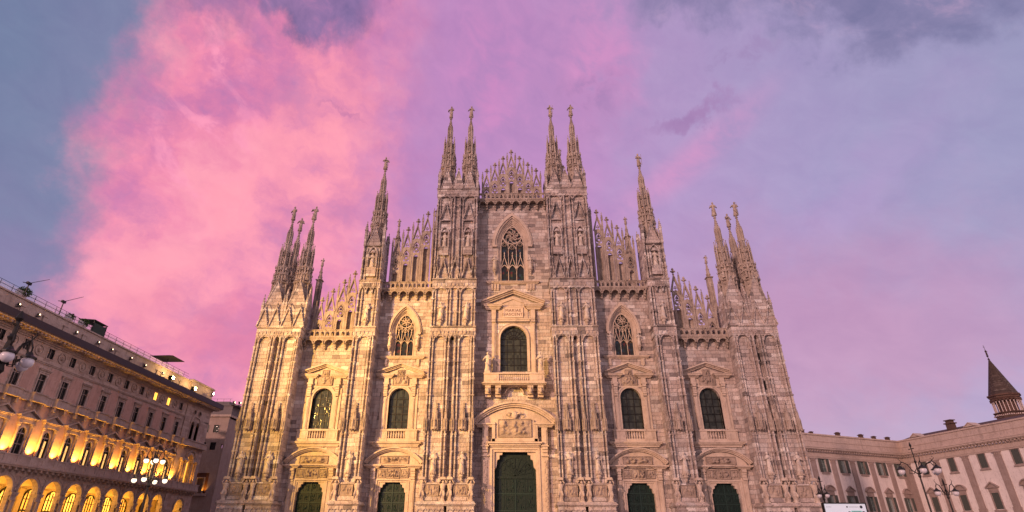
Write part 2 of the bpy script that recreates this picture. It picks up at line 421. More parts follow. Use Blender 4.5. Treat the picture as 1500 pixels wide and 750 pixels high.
def console_mb():
    b = MB()
    b.lathe([(.05,-1.15),(.16,-1.0),(.10,-.85),(.30,-.62),(.24,-.45),(.40,-.2),(.40,-.1),(.34,-.08),(.34,0)], 0, 0, 8, R(22.5))
    for i in range(6):
        a = R(180+i*36); b.cbox(.36*math.cos(a), .36*math.sin(a), -.32, .10, .10, .16)
    return b
CONS_ME = console_mb().mesh('console', CARVED)
def canopy_mb(h=3.2, w=.50):
    """gothic baldachin: gabled skirt, clustered shafts, crocketed pinnacle"""
    b = MB()
    b.lathe([(w*.95,0),(w,.12),(w*.9,.25),(w*.78,.3),(w*.78,1.0),(w*.9,1.05),(w*.9,1.15)], 0, 0, 8, R(22.5))
    for i in range(8):
        a = R(i*45); c, s_ = math.cos(a), math.sin(a)
        b.frustum(w*.95*c, w*.95*s_, -.14, .95, .05, .05, 4)
        b.frustum(w*.95*c, w*.95*s_, .95, 1.35, .07, .01, 4)
    b.lathe([(w*.6,1.15),(w*.55,1.9),(w*.68,1.95),(w*.62,2.05),(w*.3,2.1),(.05,h)], 0, 0, 8)
    for i in range(4):
        a = R(45+i*90)
        b.frustum(w*.6*math.cos(a), w*.6*math.sin(a), 1.2, 2.3, .055, .01, 4)
        for k in range(4): b.cbox(w*(.34-.07*k)*math.cos(a), w*(.34-.07*k)*math.sin(a), 2.2+.22*k, .09, .09, .09)
    b.cbox(0,0,h,.16,.16,.16)
    return b
CAN_ME = canopy_mb().mesh('canopy', SPIRE)
CAN_S_ME = canopy_mb(3.0, .27).mesh('canopy', SPIRE)
def telamon_mb():
    """bent figure carrying the colonnette"""
    b = MB(); rd = random.Random(5)
    b.lathe([(.26,0),(.24,.12),(.2,.2),(.22,.6),(.19,1.0),(.27,1.35),(.31,1.6),(.24,1.75),(.1,1.8)], 0, 0, 8, 0, True, .8)
    b.lathe([(.03,1.75),(.13,1.83),(.14,1.95),(.05,2.06)], .04, -.12, 7)
    for sd in (-1,1):
        b.tube([(sd*.28,0,1.62),(sd*.42,-.1,1.85),(sd*.2,-.05,2.2)], .09, 6, .06)
        b.tube([(sd*.12,-.05,1.0),(sd*.22,-.22,.6),(sd*.16,-.1,.1)], .12, 6, .08)
    b.box(-.34,.34,-.3,.3,2.15,2.32); b.box(-.28,.28,-.25,.25,2.32,2.42)
    b.box(-.3,.3,-.28,.28,-.1,0.02)
    return b
TEL_ME = telamon_mb().mesh('telamon', CARVED)
def relief_mb(w, h, seed, depth=.22, nx=26, nz=16):
    """carved scene: lumps of figures raised from the slab, in a moulded frame"""
    rd = random.Random(seed); b = MB()
    figs = [(rd.uniform(-.42,.42)*w, rd.uniform(-.3,.35)*h, rd.uniform(.05,.10)*w, rd.uniform(.12,.26)*h, rd.uniform(.5,1)) for _ in range(16)]
    vs_ = []; fs = []
    for j in range(nz+1):
        for i in range(nx+1):
            x = (i/nx-.5)*w; z = (j/nz-.5)*h
            d = 0
            for fx, fz, a, c, k in figs: d = max(d, k*math.exp(-((x-fx)/a)**2-((z-fz)/c)**2))
            d += .5*noise.fractal(Vector((x*4/w*2+seed, z*4/h*1.3, seed)), 1.0, 2.0, 3)
            e = min(1, 6*min(.5-abs(x)/w, .5-abs(z)/h))
            vs_.append((x, -depth*max(0,d)*max(0,e), z))
    for j in range(nz):
        for i in range(nx):
            a = j*(nx+1)+i; fs.append((a, a+1, a+nx+2, a+nx+1))
    b.add(vs_, fs)
    b.box(-w/2-.06, w/2+.06, .002, .12, -h/2-.06, h/2+.06)
    fr = [(-w/2,-h/2),(w/2,-h/2),(w/2,h/2),(-w/2,h/2)]
    b.band(fr, -.09, .0, -.10, .05, True)
    return b
REL_ME = [relief_mb(1.45,1.15,i+3).mesh('relief_panel', RELIEF, True) for i in range(4)]
def finial(b, cx, cy, z, s=1.0):
    """fleuron on a thin shaft, 1.4 m tall at s=1"""
    b.frustum(cx, cy, z-.25*s, z+.35*s, .12*s, .075*s, 6)
    b.lathe([(.08*s,z+.3*s),(.16*s,z+.38*s),(.08*s,z+.46*s),(.08*s,z+.6*s),(.22*s,z+.72*s),(.26*s,z+.86*s),(.10*s,z+.95*s),(.09*s,z+1.02*s),(.18*s,z+1.12*s),(.16*s,z+1.24*s),(.03*s,z+1.4*s)], cx, cy, 8)
    for i in range(4):
        a = R(45*0+90*i); b.cbox(cx+.26*s*math.cos(a), cy+.26*s*math.sin(a), z+.84*s, .15*s, .15*s, .17*s)
def pinnacle(b, cx, cy, z0, z1, w=.22, top=1.5):
    """square shaft with gablets, crocketed pyramid and knob"""
    zt = z1-top
    b.box(cx-w/2, cx+w/2, cy-w/2, cy+w/2, z0, zt)
    b.box(cx-w*.68, cx+w*.68, cy-w*.68, cy+w*.68, zt-.12, zt)
    b.frustum(cx, cy, zt, z1-.28, w*.75, .035, 4, R(45))
    for k in range(1, 4):
        t = k/4; rr = w*.75*(1-t)+.05; zz = zt+(z1-.28-zt)*t
        for q in range(4):
            a = R(45+90*q); b.cbox(cx+rr*math.cos(a), cy+rr*math.sin(a), zz, .07, .07, .09)
    b.lathe([(.03,z1-.34),(.09,z1-.22),(.04,z1-.12),(.07,z1-.06),(.01,z1)], cx, cy, 6)

# =================================================================== CATHEDRAL
cath = thing('cathedral', 'pale marble gothic cathedral with many statue topped spires and five bronze doors', 'cathedral')
BX = 14.82; OX = 24.8

# --- front wall: three bay widths, all openings cut
wall = MB()
def bay_wall(x0, x1, z1, holes, y0=0.0, y1=1.4): wall.plate(rect(x0, x1, 0, z1), holes, y0, y1)
bay_wall(-5.2, 5.2, 47.3, [rect(-2.55,2.55,.9,11.15), round_open(0,1.79,21.2,25.73,16), point_open(0,2.25,34.13,40.3,44.45,9)])
for s in (-1, 1):
    c = s*BX
    bay_wall(min(s*10.9,s*18.5), max(s*10.9,s*18.5), 32.65, [rect(c-1.67,c+1.67,.9,7.67), round_open(c,1.31,13.93,17.74,12), point_open(c,1.75,23.3,27.0,30.05,8)])
    c = s*OX
    bay_wall(min(s*21.1,s*28.45), max(s*21.1,s*28.45), 25.6, [rect(c-1.62,c+1.62,.9,7.67), round_open(c,1.31,13.93,17.74,12)])
wall.build('front_wall', MARBLE, cath)

# --- body of the church behind the front
nb = MB()
def gable_body(x, z0, z1, zr, y0, y1):
    nb.prism([(-x,0),(x,0),(x,z1),(0,zr),(-x,z1)], y0, y1)
gable_body(32.5, 0, 22.5, 23.5, 3.5, 120); gable_body(18.0, 0, 29, 30.5, 1.7, 120.3); gable_body(8.6, 0, 43.5, 45.0, 1.75, 120.6)
for k in range(9):
    y = 14+k*12
    for s in (-1,1): nb.box(s*33.5-1.3, s*33.5+1.3, y-1, y+1, 0, 24)
nb.build('nave', MARBLE, cath)
# steps
stp = MB()
for k in range(5): stp.box(-40+k*.5, 40-k*.5, -9+k*.5, 4, .003+k*.17 if k else -.3, (k+1)*.17)
stp.build('steps', TRIM, cath)

# --- helper mouldings
def moulding_h(b, x0, x1, y, z, layers):
    """stack of horizontal fillets: (height, projection)"""
    for hgt, pr in layers:
        b.box(x0-pr, x1+pr, y-pr, y+.3, z, z+hgt); z += hgt+.002
    return z
def raking(b, pts, y, layers):
    o = 0
    for w, pr in layers:
        b.band(pts, o, o+w, y-pr, y+.12); o += w+.002

def glass_pane(poly, y, parent, mat=None, name='glass'):
    g = MB(); g.prism(poly, y, y+.05); return g.build(name, mat or GLASS, parent)
def muntins(poly_w, z0, z1, cx, cols, rows, y, parent, arch_r=None, zs=None):
    b = MB(); h = poly_w
    for i in range(1, cols):
        x = cx-h+2*h*i/cols
        zt = z1 if arch_r is None else zs+math.sqrt(max(0, arch_r**2-(x-cx)**2))
        b.box(x-.035, x+.035, y-.05, y+.02, z0, zt)
    for j in range(1, rows+1):
        z = z0+(zs-z0)*j/rows
        b.box(cx-h, cx+h, y-.045, y+.015, z-.035, z+.035)
    return b.build('muntin_grid', LEAD, parent)

# --- round headed windows with pediments, balustrades under them
def bay_window(cx):
    b = MB(); z0, zs, h = 13.93, 17.74, 1.31
    inner = round_open(cx, h, z0, zs, 14)
    b.band(inner, -.22, 0.0, -.10, .45); b.band(inner, -.42, -.222, -.16, .1)
    for sx in (-1,1):
        x = cx+sx*1.82
        b.box(x-.22, x+.22, -.22, .05, 13.75, 17.9); b.box(x-.12, x+.12, -.28, 0, 14.0, 17.7)
        xo = cx+sx*2.25
        b.box(xo-.15, xo+.15, -.12, .05, 13.75, 19.0)
        # scroll console
        for k, (zz, pr) in enumerate(((18.0,.30),(18.25,.42),(18.55,.36),(18.85,.40),(19.15,.52))):
            b.box(x-.24, x+.24, -pr, .02, zz, zz+.26+.03*(k==4))
        b.box(x-.36, x+.36, -.45, .02, 19.48, 19.72)
        b.box(x-.30, x+.30, -.36, .02, 19.74, 20.28)
        xi, xe = (x-.62, x+.95) if sx > 0 else (x-.95, x+.62)
        zt = moulding_h(b, xi, xe, -.30, 20.30, [(.13,.05),(.12,.18),(.17,.34),(.1,.42)])
    b.box(cx-1.55, cx+1.55, -.14, .05, 19.12, 19.34)
    tip = 22.2; sl = [(cx+2.95,20.78),(cx,tip-.38),(cx-2.95,20.78)][::-1]
    raking(b, sl, -.30, [(.14,.02),(.13,.2),(.16,.42)])
    b.prism([(cx-2.2,20.6),(cx+2.2,20.6),(cx,21.75)], -.12, .05)
    b.box(cx-1.5, cx+1.5, -.06, .05, 19.34, 20.62)
    w = b.build('window', TRIM, cath)
    glass_pane(inner, .5, w); muntins(h, z0, zs+h, cx, 3, 4, .46, w, h, zs)
    r = relief_mb(1.9, 1.15, int(abs(cx)*7+cx), .34); r.build('relief_panel', RELIEF, w, (cx,-.14,20.02), smooth=True)
    r = relief_mb(.75, .7, int(abs(cx)*5+cx), .34, 12, 12); r.build('relief_panel', RELIEF, w, (cx,-.16,20.98), smooth=True)
    # balcony-like sill with balusters
    s = MB()
    moulding_h(s, cx-2.75, cx+2.75, -.15, 11.75, [(.20,.10),(.16,.22),(.14,.42),(.10,.50)])
    zb = 12.37
    for sx in (-1,1):
        s.box(cx+sx*1.85-.72, cx+sx*1.85+.72, -.36, .05, zb, 13.62)
        s.box(cx+sx*1.85-.5, cx+sx*1.85+.5, -.40, 0, zb+.3, 13.4)
    s.box(cx-1.14, cx+1.14, -.30, .05, zb, 12.72)
    s.box(cx-1.14, cx+1.14, .02, .05, 12.72, 13.63)
    s.box(cx-2.62, cx+2.62, -.44, .05, 13.62, 13.80)
    o = s.build('balcony', TRIM, cath)
    q = MB()
    for k in range(7):
        x = cx-.96+.32*k
        q.lathe([(.09,12.72),(.06,12.8),(.115,12.98),(.06,13.22),(.05,13.4),(.09,13.5),(.09,13.62)], x, -.16, 8)
    q.build('baluster_row', TRIM, o)
for c in (-OX, -BX, BX, OX): bay_window(c)

# --- bay portals
def bay_portal(cx):
    b = MB(); h, zt = 1.65, 7.67
    fr = [(cx+h,.9),(cx+h,zt),(cx-h,zt),(cx-h,.9)]
    b.band(fr, -.20, 0, -.12, .7); b.band(fr, -.42, -.202, -.22, .2); b.band(fr, -.60, -.422, -.14, .1)
    for sx in (-1,1):
        # curved shoulder brackets in the head of the opening
        pts = [(cx+sx*h,zt),(cx+sx*(h-.75),zt),(cx+sx*(h-.68),zt-.22),(cx+sx*(h-.46),zt-.28),(cx+sx*(h-.44),zt-.55),(cx+sx*(h-.2),zt-.66),(cx+sx*(h-.16),zt-1.1),(cx+sx*h,zt-1.2)]
        b.prism(pts, -.02, .45)
        x = cx+sx*2.42
        b.box(x-.26, x+.26, -.24, .05, .9, 7.9); b.box(x-.15, x+.15, -.30, 0, 1.5, 7.6)
        for k, (zz, pr) in enumerate(((7.7,.32),(7.98,.5),(8.3,.42),(8.62,.46),(8.9,.62))):
            b.box(x-.27, x+.27, -pr, .02, zz, zz+.29)
        xi, xe = (x-.55, x+.72) if sx > 0 else (x-.72, x+.55)
        moulding_h(b, xi, xe, -.34, 9.22, [(.12,.08),(.12,.22),(.16,.42)])
    b.box(cx-2.0, cx+2.0, -.16, .05, 8.02, 9.26)
    moulding_h(b, cx-2.05, cx+2.05, -.14, 7.86, [(.14,.12)])
    moulding_h(b, cx-3.0, cx+3.0, -.25, 9.40, [(.13,.08),(.13,.3)])
    # segmental pediment
    c2 = 3.3; rise = 1.55; rr = (c2*c2+rise*rise)/(2*rise); a = math.degrees(math.asin(c2/rr))
    arcp = arc(cx, 9.7+rise-rr-.0, rr, 90-a, 90+a, 16)
    arcp = arcp[::-1]
    raking(b, arcp, -.30, [(.12,.05),(.14,.25),(.14,.45)])
    b.prism([(cx-3.1,9.66)]+[(x,z-.05) for x,z in arcp[1:-1]]+[(cx+3.1,9.66)], -.1, .05)
    p = b.build('portal', TRIM, cath)
    seed = int(cx*3)+90
    r = relief_mb(1.5, 1.0, seed, .42); r.build('relief_panel', RELIEF, p, (cx,-.20,8.66), smooth=True)
    for sx in (-1,1):
        r = relief_mb(.8, .85, seed+sx, .28, 12, 12); r.build('relief_panel', RELIEF, p, (cx+sx*1.4,-.18,8.66), smooth=True)
    r = relief_mb(3.4, .8, seed+5, .5, 40, 12); r.build('relief_panel', RELIEF, p, (cx,-.14,10.2), smooth=True)
    bronze_door(cx, h, .9, zt, p, 4, 6)
def bronze_door(cx, h, z0, zt, parent, cols, rows):
    b = MB(); b.box(cx-h-.05, cx+h+.05, .46, .6, z0, zt+.05)
    e = MB(); e.box(cx-.07, cx+.07, .34, .458, z0, zt)
    ph = (zt-z0)/rows
    for j in range(rows+1):
        e.box(cx-h, cx-.072, .37, .458, z0+j*ph-.07, z0+j*ph+.07); e.box(cx+.072, cx+h, .37, .458, z0+j*ph-.07, z0+j*ph+.07)
    for j in range(rows):
        for i in range(cols):
            w = 2*h/cols; x0 = cx-h+i*w
            e.band(rect(x0+.12, x0+w-.12, z0+j*ph+.16, z0+(j+1)*ph-.16), 0, .05, .41, .458, True)
            rd = random.Random(i*31+j*7+int(cx*10))
            for q in range(7):
                xx = x0+rd.uniform(.22,w-.22); zz = z0+j*ph+rd.uniform(.32,ph-.32); s_ = rd.uniform(.035,.08)
                e.tube([(xx,.44,zz-s_*2.5),(xx+rd.uniform(-.05,.05),.40,zz),(xx,.42,zz+s_*2.2)], s_, 6, s_*.6)
    o = b.build('door', BRONZE, parent)
    e.build('raised_ornament', HIGHLIT, parent)
for c in (-OX, -BX, BX, OX): bay_portal(c)

# --- great central portal
def main_portal():
    b = MB(); h, zt = 2.52, 11.15
    fr = [(h,.9),(h,zt),(-h,zt),(-h,.9)]
    b.band(fr, -.26, 0, -.35, .9); b.band(fr, -.52, -.262, -.5, .3); b.band(fr, -.84, -.522, -.38, .1)
    for sx in (-1,1):
        pts = [(sx*h,zt),(sx*(h-1.0),zt),(sx*(h-.95),zt-.3),(sx*(h-.62),zt-.36),(sx*(h-.6),zt-.8),(sx*(h-.32),zt-.95),(sx*(h-.25),zt-1.7),(sx*h,zt-2.0)]
        b.prism(pts, -.1, .6)
        x = sx*3.66
        b.box(x-.36, x+.36, -.4, .05, .9, 10.6); b.box(x-.24, x+.24, -.5, 0, 1.4, 10.2)
        rd = random.Random(3)
        for k in range(44): b.cbox(x+rd.uniform(-.16,.16), -.52, 1.6+.195*k, .16, .14, .13)
        b.box(x-.46, x+.46, -.62, .05, 10.6, 10.76)
        for k, (zz, pr) in enumerate(((10.78,.5),(11.05,.7),(11.4,.8))): b.box(x-.32, x+.32, -pr, .05, zz, zz+.3)
        b.box(x-.48, x+.48, -.9, .05, 11.72, 11.86)
        b.box(x-.36, x+.36, -.7, .05, 11.88, 14.0); b.box(x-.22, x+.22, -.78, 0, 12.1, 13.7)
        xi, xe = (x-.95, x+.95)
        moulding_h(b, xi, xe, -.75, 14.02, [(.14,.02),(.14,.14),(.16,.3)])
        # architrave strip rising around the relief
        b.box(sx*2.62-.2, sx*2.62+.2, -.95, 0, 12.3, 14.6)
    moulding_h(b, -2.9, 2.9, -.6, 11.72, [(.16,.1),(.18,.25),(.2,.45)])
    b.box(-3.2, 3.2, -.3, .05, 11.2, 11.72)
    b.box(-2.9, 2.9, -.95, 0, 12.30, 12.62); b.box(-2.42, 2.42, -.75, 0, 12.62, 14.9)
    c2 = 4.75; rise = 2.05; rr = (c2*c2+rise*rise)/(2*rise); a = math.degrees(math.asin(c2/rr))
    arcp = arc(0, 14.42+rise-rr, rr, 90-a, 90+a, 24)[::-1]
    raking(b, arcp, -.75, [(.2,.02),(.2,.22),(.2,.45)])
    b.prism([(-4.4,14.4)]+[(x,z-.08) for x,z in arcp[1:-1]]+[(4.4,14.4)], -.5, .05)
    p = b.build('portal', TRIM, cath)
    r = relief_mb(4.0, 2.0, 77, .42, 44, 26); r.build('relief_panel', RELIEF, p, (0,-.80,13.9), smooth=True)
    q = MB(); q.lathe([(.05,14.95),(.3,15.15),(.42,15.5),(.34,15.85),(.08,16.0)], 0, -.85, 10, 0, True, .6)
    for sx in (-1,1): q.tube([(sx*.35,-.9,15.6),(sx*.8,-.95,15.75),(sx*1.0,-.9,15.45),(sx*.75,-.88,15.3)], .12, 6, .05)
    q.build('cartouche', CARVED, p, smooth=True)
    bronze_door(0, h, .9, 8.3, p, 4, 4)
    t = MB(); t.box(-h-.05, h+.05, .5, .62, 8.3, zt+.05); t.box(-h, h, .3, .55, 8.15, 8.42)
    t.band(arc(0, 8.45, 2.2, 0, 180, 20), 0, .1, .42, .52)
    for k in range(9): t.band([(0,8.5),(2.1*math.cos(R(20*k+10)), 8.5+2.1*math.sin(R(20*k+10)))], -.03, .03, .44, .52)
    for k in range(6): t.band(arc(-1.5+.6*k, 9.4+.5*math.sin(k*1.3), .35, 0, 360, 10)[:-1], 0, .07, .42, .52, True)
    t.build('door_fanlight', BRONZE, p)
main_portal()

# --- central window over the balcony, plaque, balcony statues
def centre_window():
    b = MB(); inner = round_open(0, 1.79, 21.2, 25.73, 18)
    b.band(inner, -.3, 0, -.14, .5); b.band(inner, -.36, -.302, -.2, .1)
    b.band([(2.3,20.6),(2.3,27.95),(-2.3,27.95),(-2.3,20.6)], -.16, 0, -.2, .1)
    for sx in (-1,1):
        x = sx*2.68
        b.box(x-.24, x+.24, -.28, .05, 20.6, 27.9); b.box(x-.13, x+.13, -.34, 0, 21.0, 27.7)
        for k, (zz, pr) in enumerate(((27.7,.3),(27.95,.55),(28.3,.6))): b.box(x-.26, x+.26, -pr, .05, zz, zz+.32)
        b.box(x-.3, x+.3, -.42, .05, 28.64, 29.75)
        xi, xe = (x-.75, x+1.0) if sx > 0 else (x-1.0, x+.75)
        moulding_h(b, xi, xe, -.4, 29.78, [(.18,.05),(.2,.2),(.18,.38),(.12,.46)])
    b.box(-2.3, 2.3, -.2, .05, 27.98, 28.45); b.box(-2.2,2.2,-.28,.05,28.35,28.5)
    b.box(-2.0, 2.0, -.12, .05, 28.5, 31.0)
    sl = [(-4.2,30.45),(0,32.15),(4.2,30.45)]
    raking(b, sl, -.38, [(.2,.02),(.18,.25),(.2,.5)])
    raking(b, [(-2.0,30.55),(0,31.35),(2.0,30.55)], -.25, [(.2,.05)])
    b.prism([(-3.4,30.5),(3.4,30.5),(0,31.9)], -.16, .05)
    w = b.build('window', TRIM, cath)
    glass_pane(inner, .5, w)
    g = MB()
    for i in range(1,4):
        x = -1.79+3.58*i/4; g.box(x-.035,x+.035,.42,.48,21.2,25.73+(0 if i!=2 else 0))
    for j in range(0,6): g.box(-1.79,1.79,.42,.475,21.2+.9*j-.035+.1,21.2+.9*j+.035+.1)
    g.band(arc(0,25.73,.62,0,180,12),-.03,.03,.42,.48); g.band(arc(0,25.73,1.2,0,180,16),-.03,.03,.42,.48); g.band(arc(0,25.73,.3,0,180,10),-.03,.03,.42,.48)
    for k in range(1,8): a = R(22.5*k); g.band([(.3*math.cos(a),25.73+.3*math.sin(a)),(1.79*math.cos(a),25.73+1.79*math.sin(a))],-.025,.025,.42,.48)
    g.build('muntin_grid', LEAD, w)
    pl = MB(); pl.box(-1.25,1.25,-.2,.0,28.76,30.1); pl.band(rect(-1.25,1.25,28.76,30.1), -.1, 0, -.26, 0, True)
    po = pl.build('plaque', plain('plaque_marble', (.62,.5,.42), .6), w)
    ink = plain('inscription_paint', (.16,.085,.06), .7)
    for txt, z in (('MARIAE', 29.52), ('NASCENTI', 28.95)):
        cu = bpy.data.curves.new('inscription', 'FONT'); cu.body = txt; cu.size = .58; cu.align_x = 'CENTER'; cu.extrude = .012; cu.space_character = 1.12
        tmp = bpy.data.objects.new('tmp', cu); col.objects.link(tmp)
        me = bpy.data.meshes.new_from_object(tmp.evaluated_get(bpy.context.evaluated_depsgraph_get()))
        bpy.data.objects.remove(tmp); me.materials.clear(); me.materials.append(ink)
        o = put('inscription', me, po, (0,-.215,z)); o.rotation_euler = (R(90),0,0)
    s = MB()
    for sx in (-1,1):
        s.prism([(sx*3.86,19.46),(sx*1.95,19.46),(sx*1.95,20.42),(sx*3.86,20.42)], -1.75, .02)
        s.prism([(sx*3.55,19.65),(sx*2.2,19.65),(sx*2.2,20.25),(sx*3.55,20.25)], -1.80, -1.7)
        for x in (3.35, 2.05):
            for k, (zz,pr) in enumerate(((17.75,.7),(18.05,1.1),(18.4,1.3),(18.75,1.5))): s.box(sx*x-.36, sx*x+.36, -pr, .02, zz, zz+.36)
            s.lathe([(.05,18.1),(.2,18.25),(.2,18.6),(.05,18.75)], sx*x, -1.42, 8)
        s.box(sx*2.7-.9, sx*2.7+.9, -.4, .02, 18.62, 19.0)
    s.box(-4.0, 4.0, -1.7, .02, 19.10, 19.22); s.box(-4.12,4.12,-1.88,.02,19.225,19.34); s.box(-3.95,3.95,-1.78,.02,19.345,19.46)
    s.box(-3.9,3.9,-1.84,-1.35,20.42,20.6)
    s.box(-1.95,1.95,-1.72,-1.4,19.46,19.6)
    s.band(arc(0,18.0,1.3,10,170,12), 0,.14,-.5,.02)
    o = s.build('balcony', TRIM, cath)
    q = MB()
    for k in range(15):
        x = -1.75+.25*k
        q.lathe([(.08,19.6),(.05,19.68),(.10,19.82),(.05,20.05),(.045,20.2),(.08,20.32),(.08,20.42)], x, -1.55, 8)
    q.build('baluster_row', TRIM, o)
    for i, sx in enumerate((-1,1)):
        put('statue', STAT_ME[i*2], o, (sx*3.45,-1.3,20.92), None, 1.22)
        pb = MB(); pb.box(sx*3.45-.36, sx*3.45+.36, -1.62, -.98, 20.6, 20.92); pb.build('pedestal', TRIM, o)
centre_window()

# --- traceried windows
def tracery_window(cx, h, z0, zs, za, rc, rr, oz, main=False):
    """recess: splayed pointed reveal, three lights with gablets, rose above"""
    b = MB()
    ho, zso, zao = (2.25,40.3,44.45) if main else (1.75,27.0,30.05)
    outer = point_open(cx, ho, z0, zso, zao, 9)
    # splay steps
    for k in range(4):
        t = k/4; hh = ho+(h-ho)*t; zz = zso+(zs-zso)*t; za2 = zao+(za-zao)*t
        p = point_open(cx, hh, z0, zz, za2, 9)
        wdt = (ho-h)/4+.05
        b.band(p, 0, wdt, .05+.13*k, .62)
    # hood mould proud of the wall
    hm = pointed(cx, ho+.06, zso-.4, zao+.1, 9)
    sc = 1.35 if main else 1.0
    b.band(hm, 0.0, .16*sc, -.16, .06); b.band(hm, .162*sc, .36*sc, -.34, .06); b.band(hm, .362*sc, .5*sc, -.22, .06)
    for sx in (-1,1): b.box(cx+sx*(ho+.25*sc)-.24*sc, cx+sx*(ho+.25*sc)+.24*sc, -.38, .05, zso-.7, zso-.4)
    # sill with shelf and triglyph brackets
    moulding_h(b, cx-(3.45 if main else 2.7), cx+(3.45 if main else 2.7), -.12, z0-.42, [(.12,.06),(.14,.2),(.13,.3)])
    for sx in (-1,1):
        xb = cx+sx*(2.5 if main else 2.15); wbr = .62 if main else .25
        b.box(xb-wbr, xb+wbr, -.1, .02, z0-1.25, z0-.43)
        for k in range(3 if main else 1): 
            xx = xb+(k-1)*.42 if main else xb
            b.box(xx-.13, xx+.13, -.26, 0, z0-1.15, z0-.45); b.box(xx-.10, xx+.10, -.2, 0, z0-1.35, z0-1.15)
    w = b.build('tracery_window', TRIM, cath)
    gl = point_open(cx, h+.08, z0, zs, za+.06, 9)
    glass_pane(gl, .62, w, STAINED)
    t = MB(); y0, y1 = .40, .60; q = .048 if main else .030
    t.band(point_open(cx, h, z0, zs, za, 9), 0, .12, y0-.05, y1)
    lw = 2*h/3; zl = zs-3.2 if main else z0+2.15
    ztop = rc-rr*.62
    for i in range(1,3): x = cx-h+lw*i; t.box(x-q, x+q, y0, y1, z0, ztop)
    for i in range(3):
        x = cx-h+lw*(i+.5); hw = lw/2-.02
        t.band(pointed(x, hw, zl-.55*lw, zl+.22*lw, 5), -q, q, y0, y1)
        t.band([(x-hw,zl-.3*lw),(x,zl+1.35*lw),(x+hw,zl-.3*lw)], -q, q, y0-.03, y1-.02)
        t.lathe([(.02,zl+1.3*lw),(.12,zl+1.5*lw),(.04,zl+1.7*lw),(.10,zl+1.9*lw),(.02,zl+2.1*lw)], x, y0+.1, 6)
        off = (0 if i == 1 else .28*lw)
        za2 = rc-rr-.06+off*1.6 if i != 1 else rc-rr-.04
        t.band(pointed(x, hw, za2-.85*lw, za2, 5), -q, q, y0, y1)
        t.band(foil(x, za2-.45*lw, .26*lw, 3, 4, 90), -.012, .02, y0+.03, y1, True)
    t.band(arc(cx, rc, rr, 0, 360, 28)[:-1], -.02, .11 if main else .06, y0-.04, y1, True)
    t.band(arc(cx, rc, rr*.2, 0, 360, 12)[:-1], -.02, .07, y0, y1, True)
    for k in range(6):
        a = 60*k+10; m = rr*.46
        t.band(arc(cx+m*math.cos(R(a)), rc+m*math.sin(R(a)), rr*.17, 0, 360, 10)[:-1], -.01, .055 if main else .025, y0, y1, True)
        if main:   # whirling mouchettes
            sp = [(cx+rr*(.25+.72*u)*math.cos(R(a+30+75*u)), rc+rr*(.25+.72*u)*math.sin(R(a+30+75*u))) for u in [i/7 for i in range(8)]]
            t.band(sp, -q, q, y0, y1)
        else:
            t.band([(cx+rr*.2*math.cos(R(a+30)), rc+rr*.2*math.sin(R(a+30))),(cx+rr*.95*math.cos(R(a+30)), rc+rr*.95*math.sin(R(a+30)))], -.03, .03, y0, y1)
    t.build('tracery', TRIM, w)
    for i, sx in enumerate((-1,1)):
        xs = cx+sx*(ho+.30 if main else ho+.12); zf = z0+2.0 if main else z0+1.5
        put('statue', STAT_ME[(i+2)%5], w, (xs,-.32,zf), None, .95 if main else .75)
        put('console', CONS_ME, w, (xs,-.28,zf), None, .8 if main else .7)
tracery_window(0, 1.74, 34.13, 39.9, 43.62, 41.80, 1.45, 0, True)
for s in (-1,1): tracery_window(s*BX, 1.32, 23.3, 27.1, 29.55, 28.36, .93, 0)

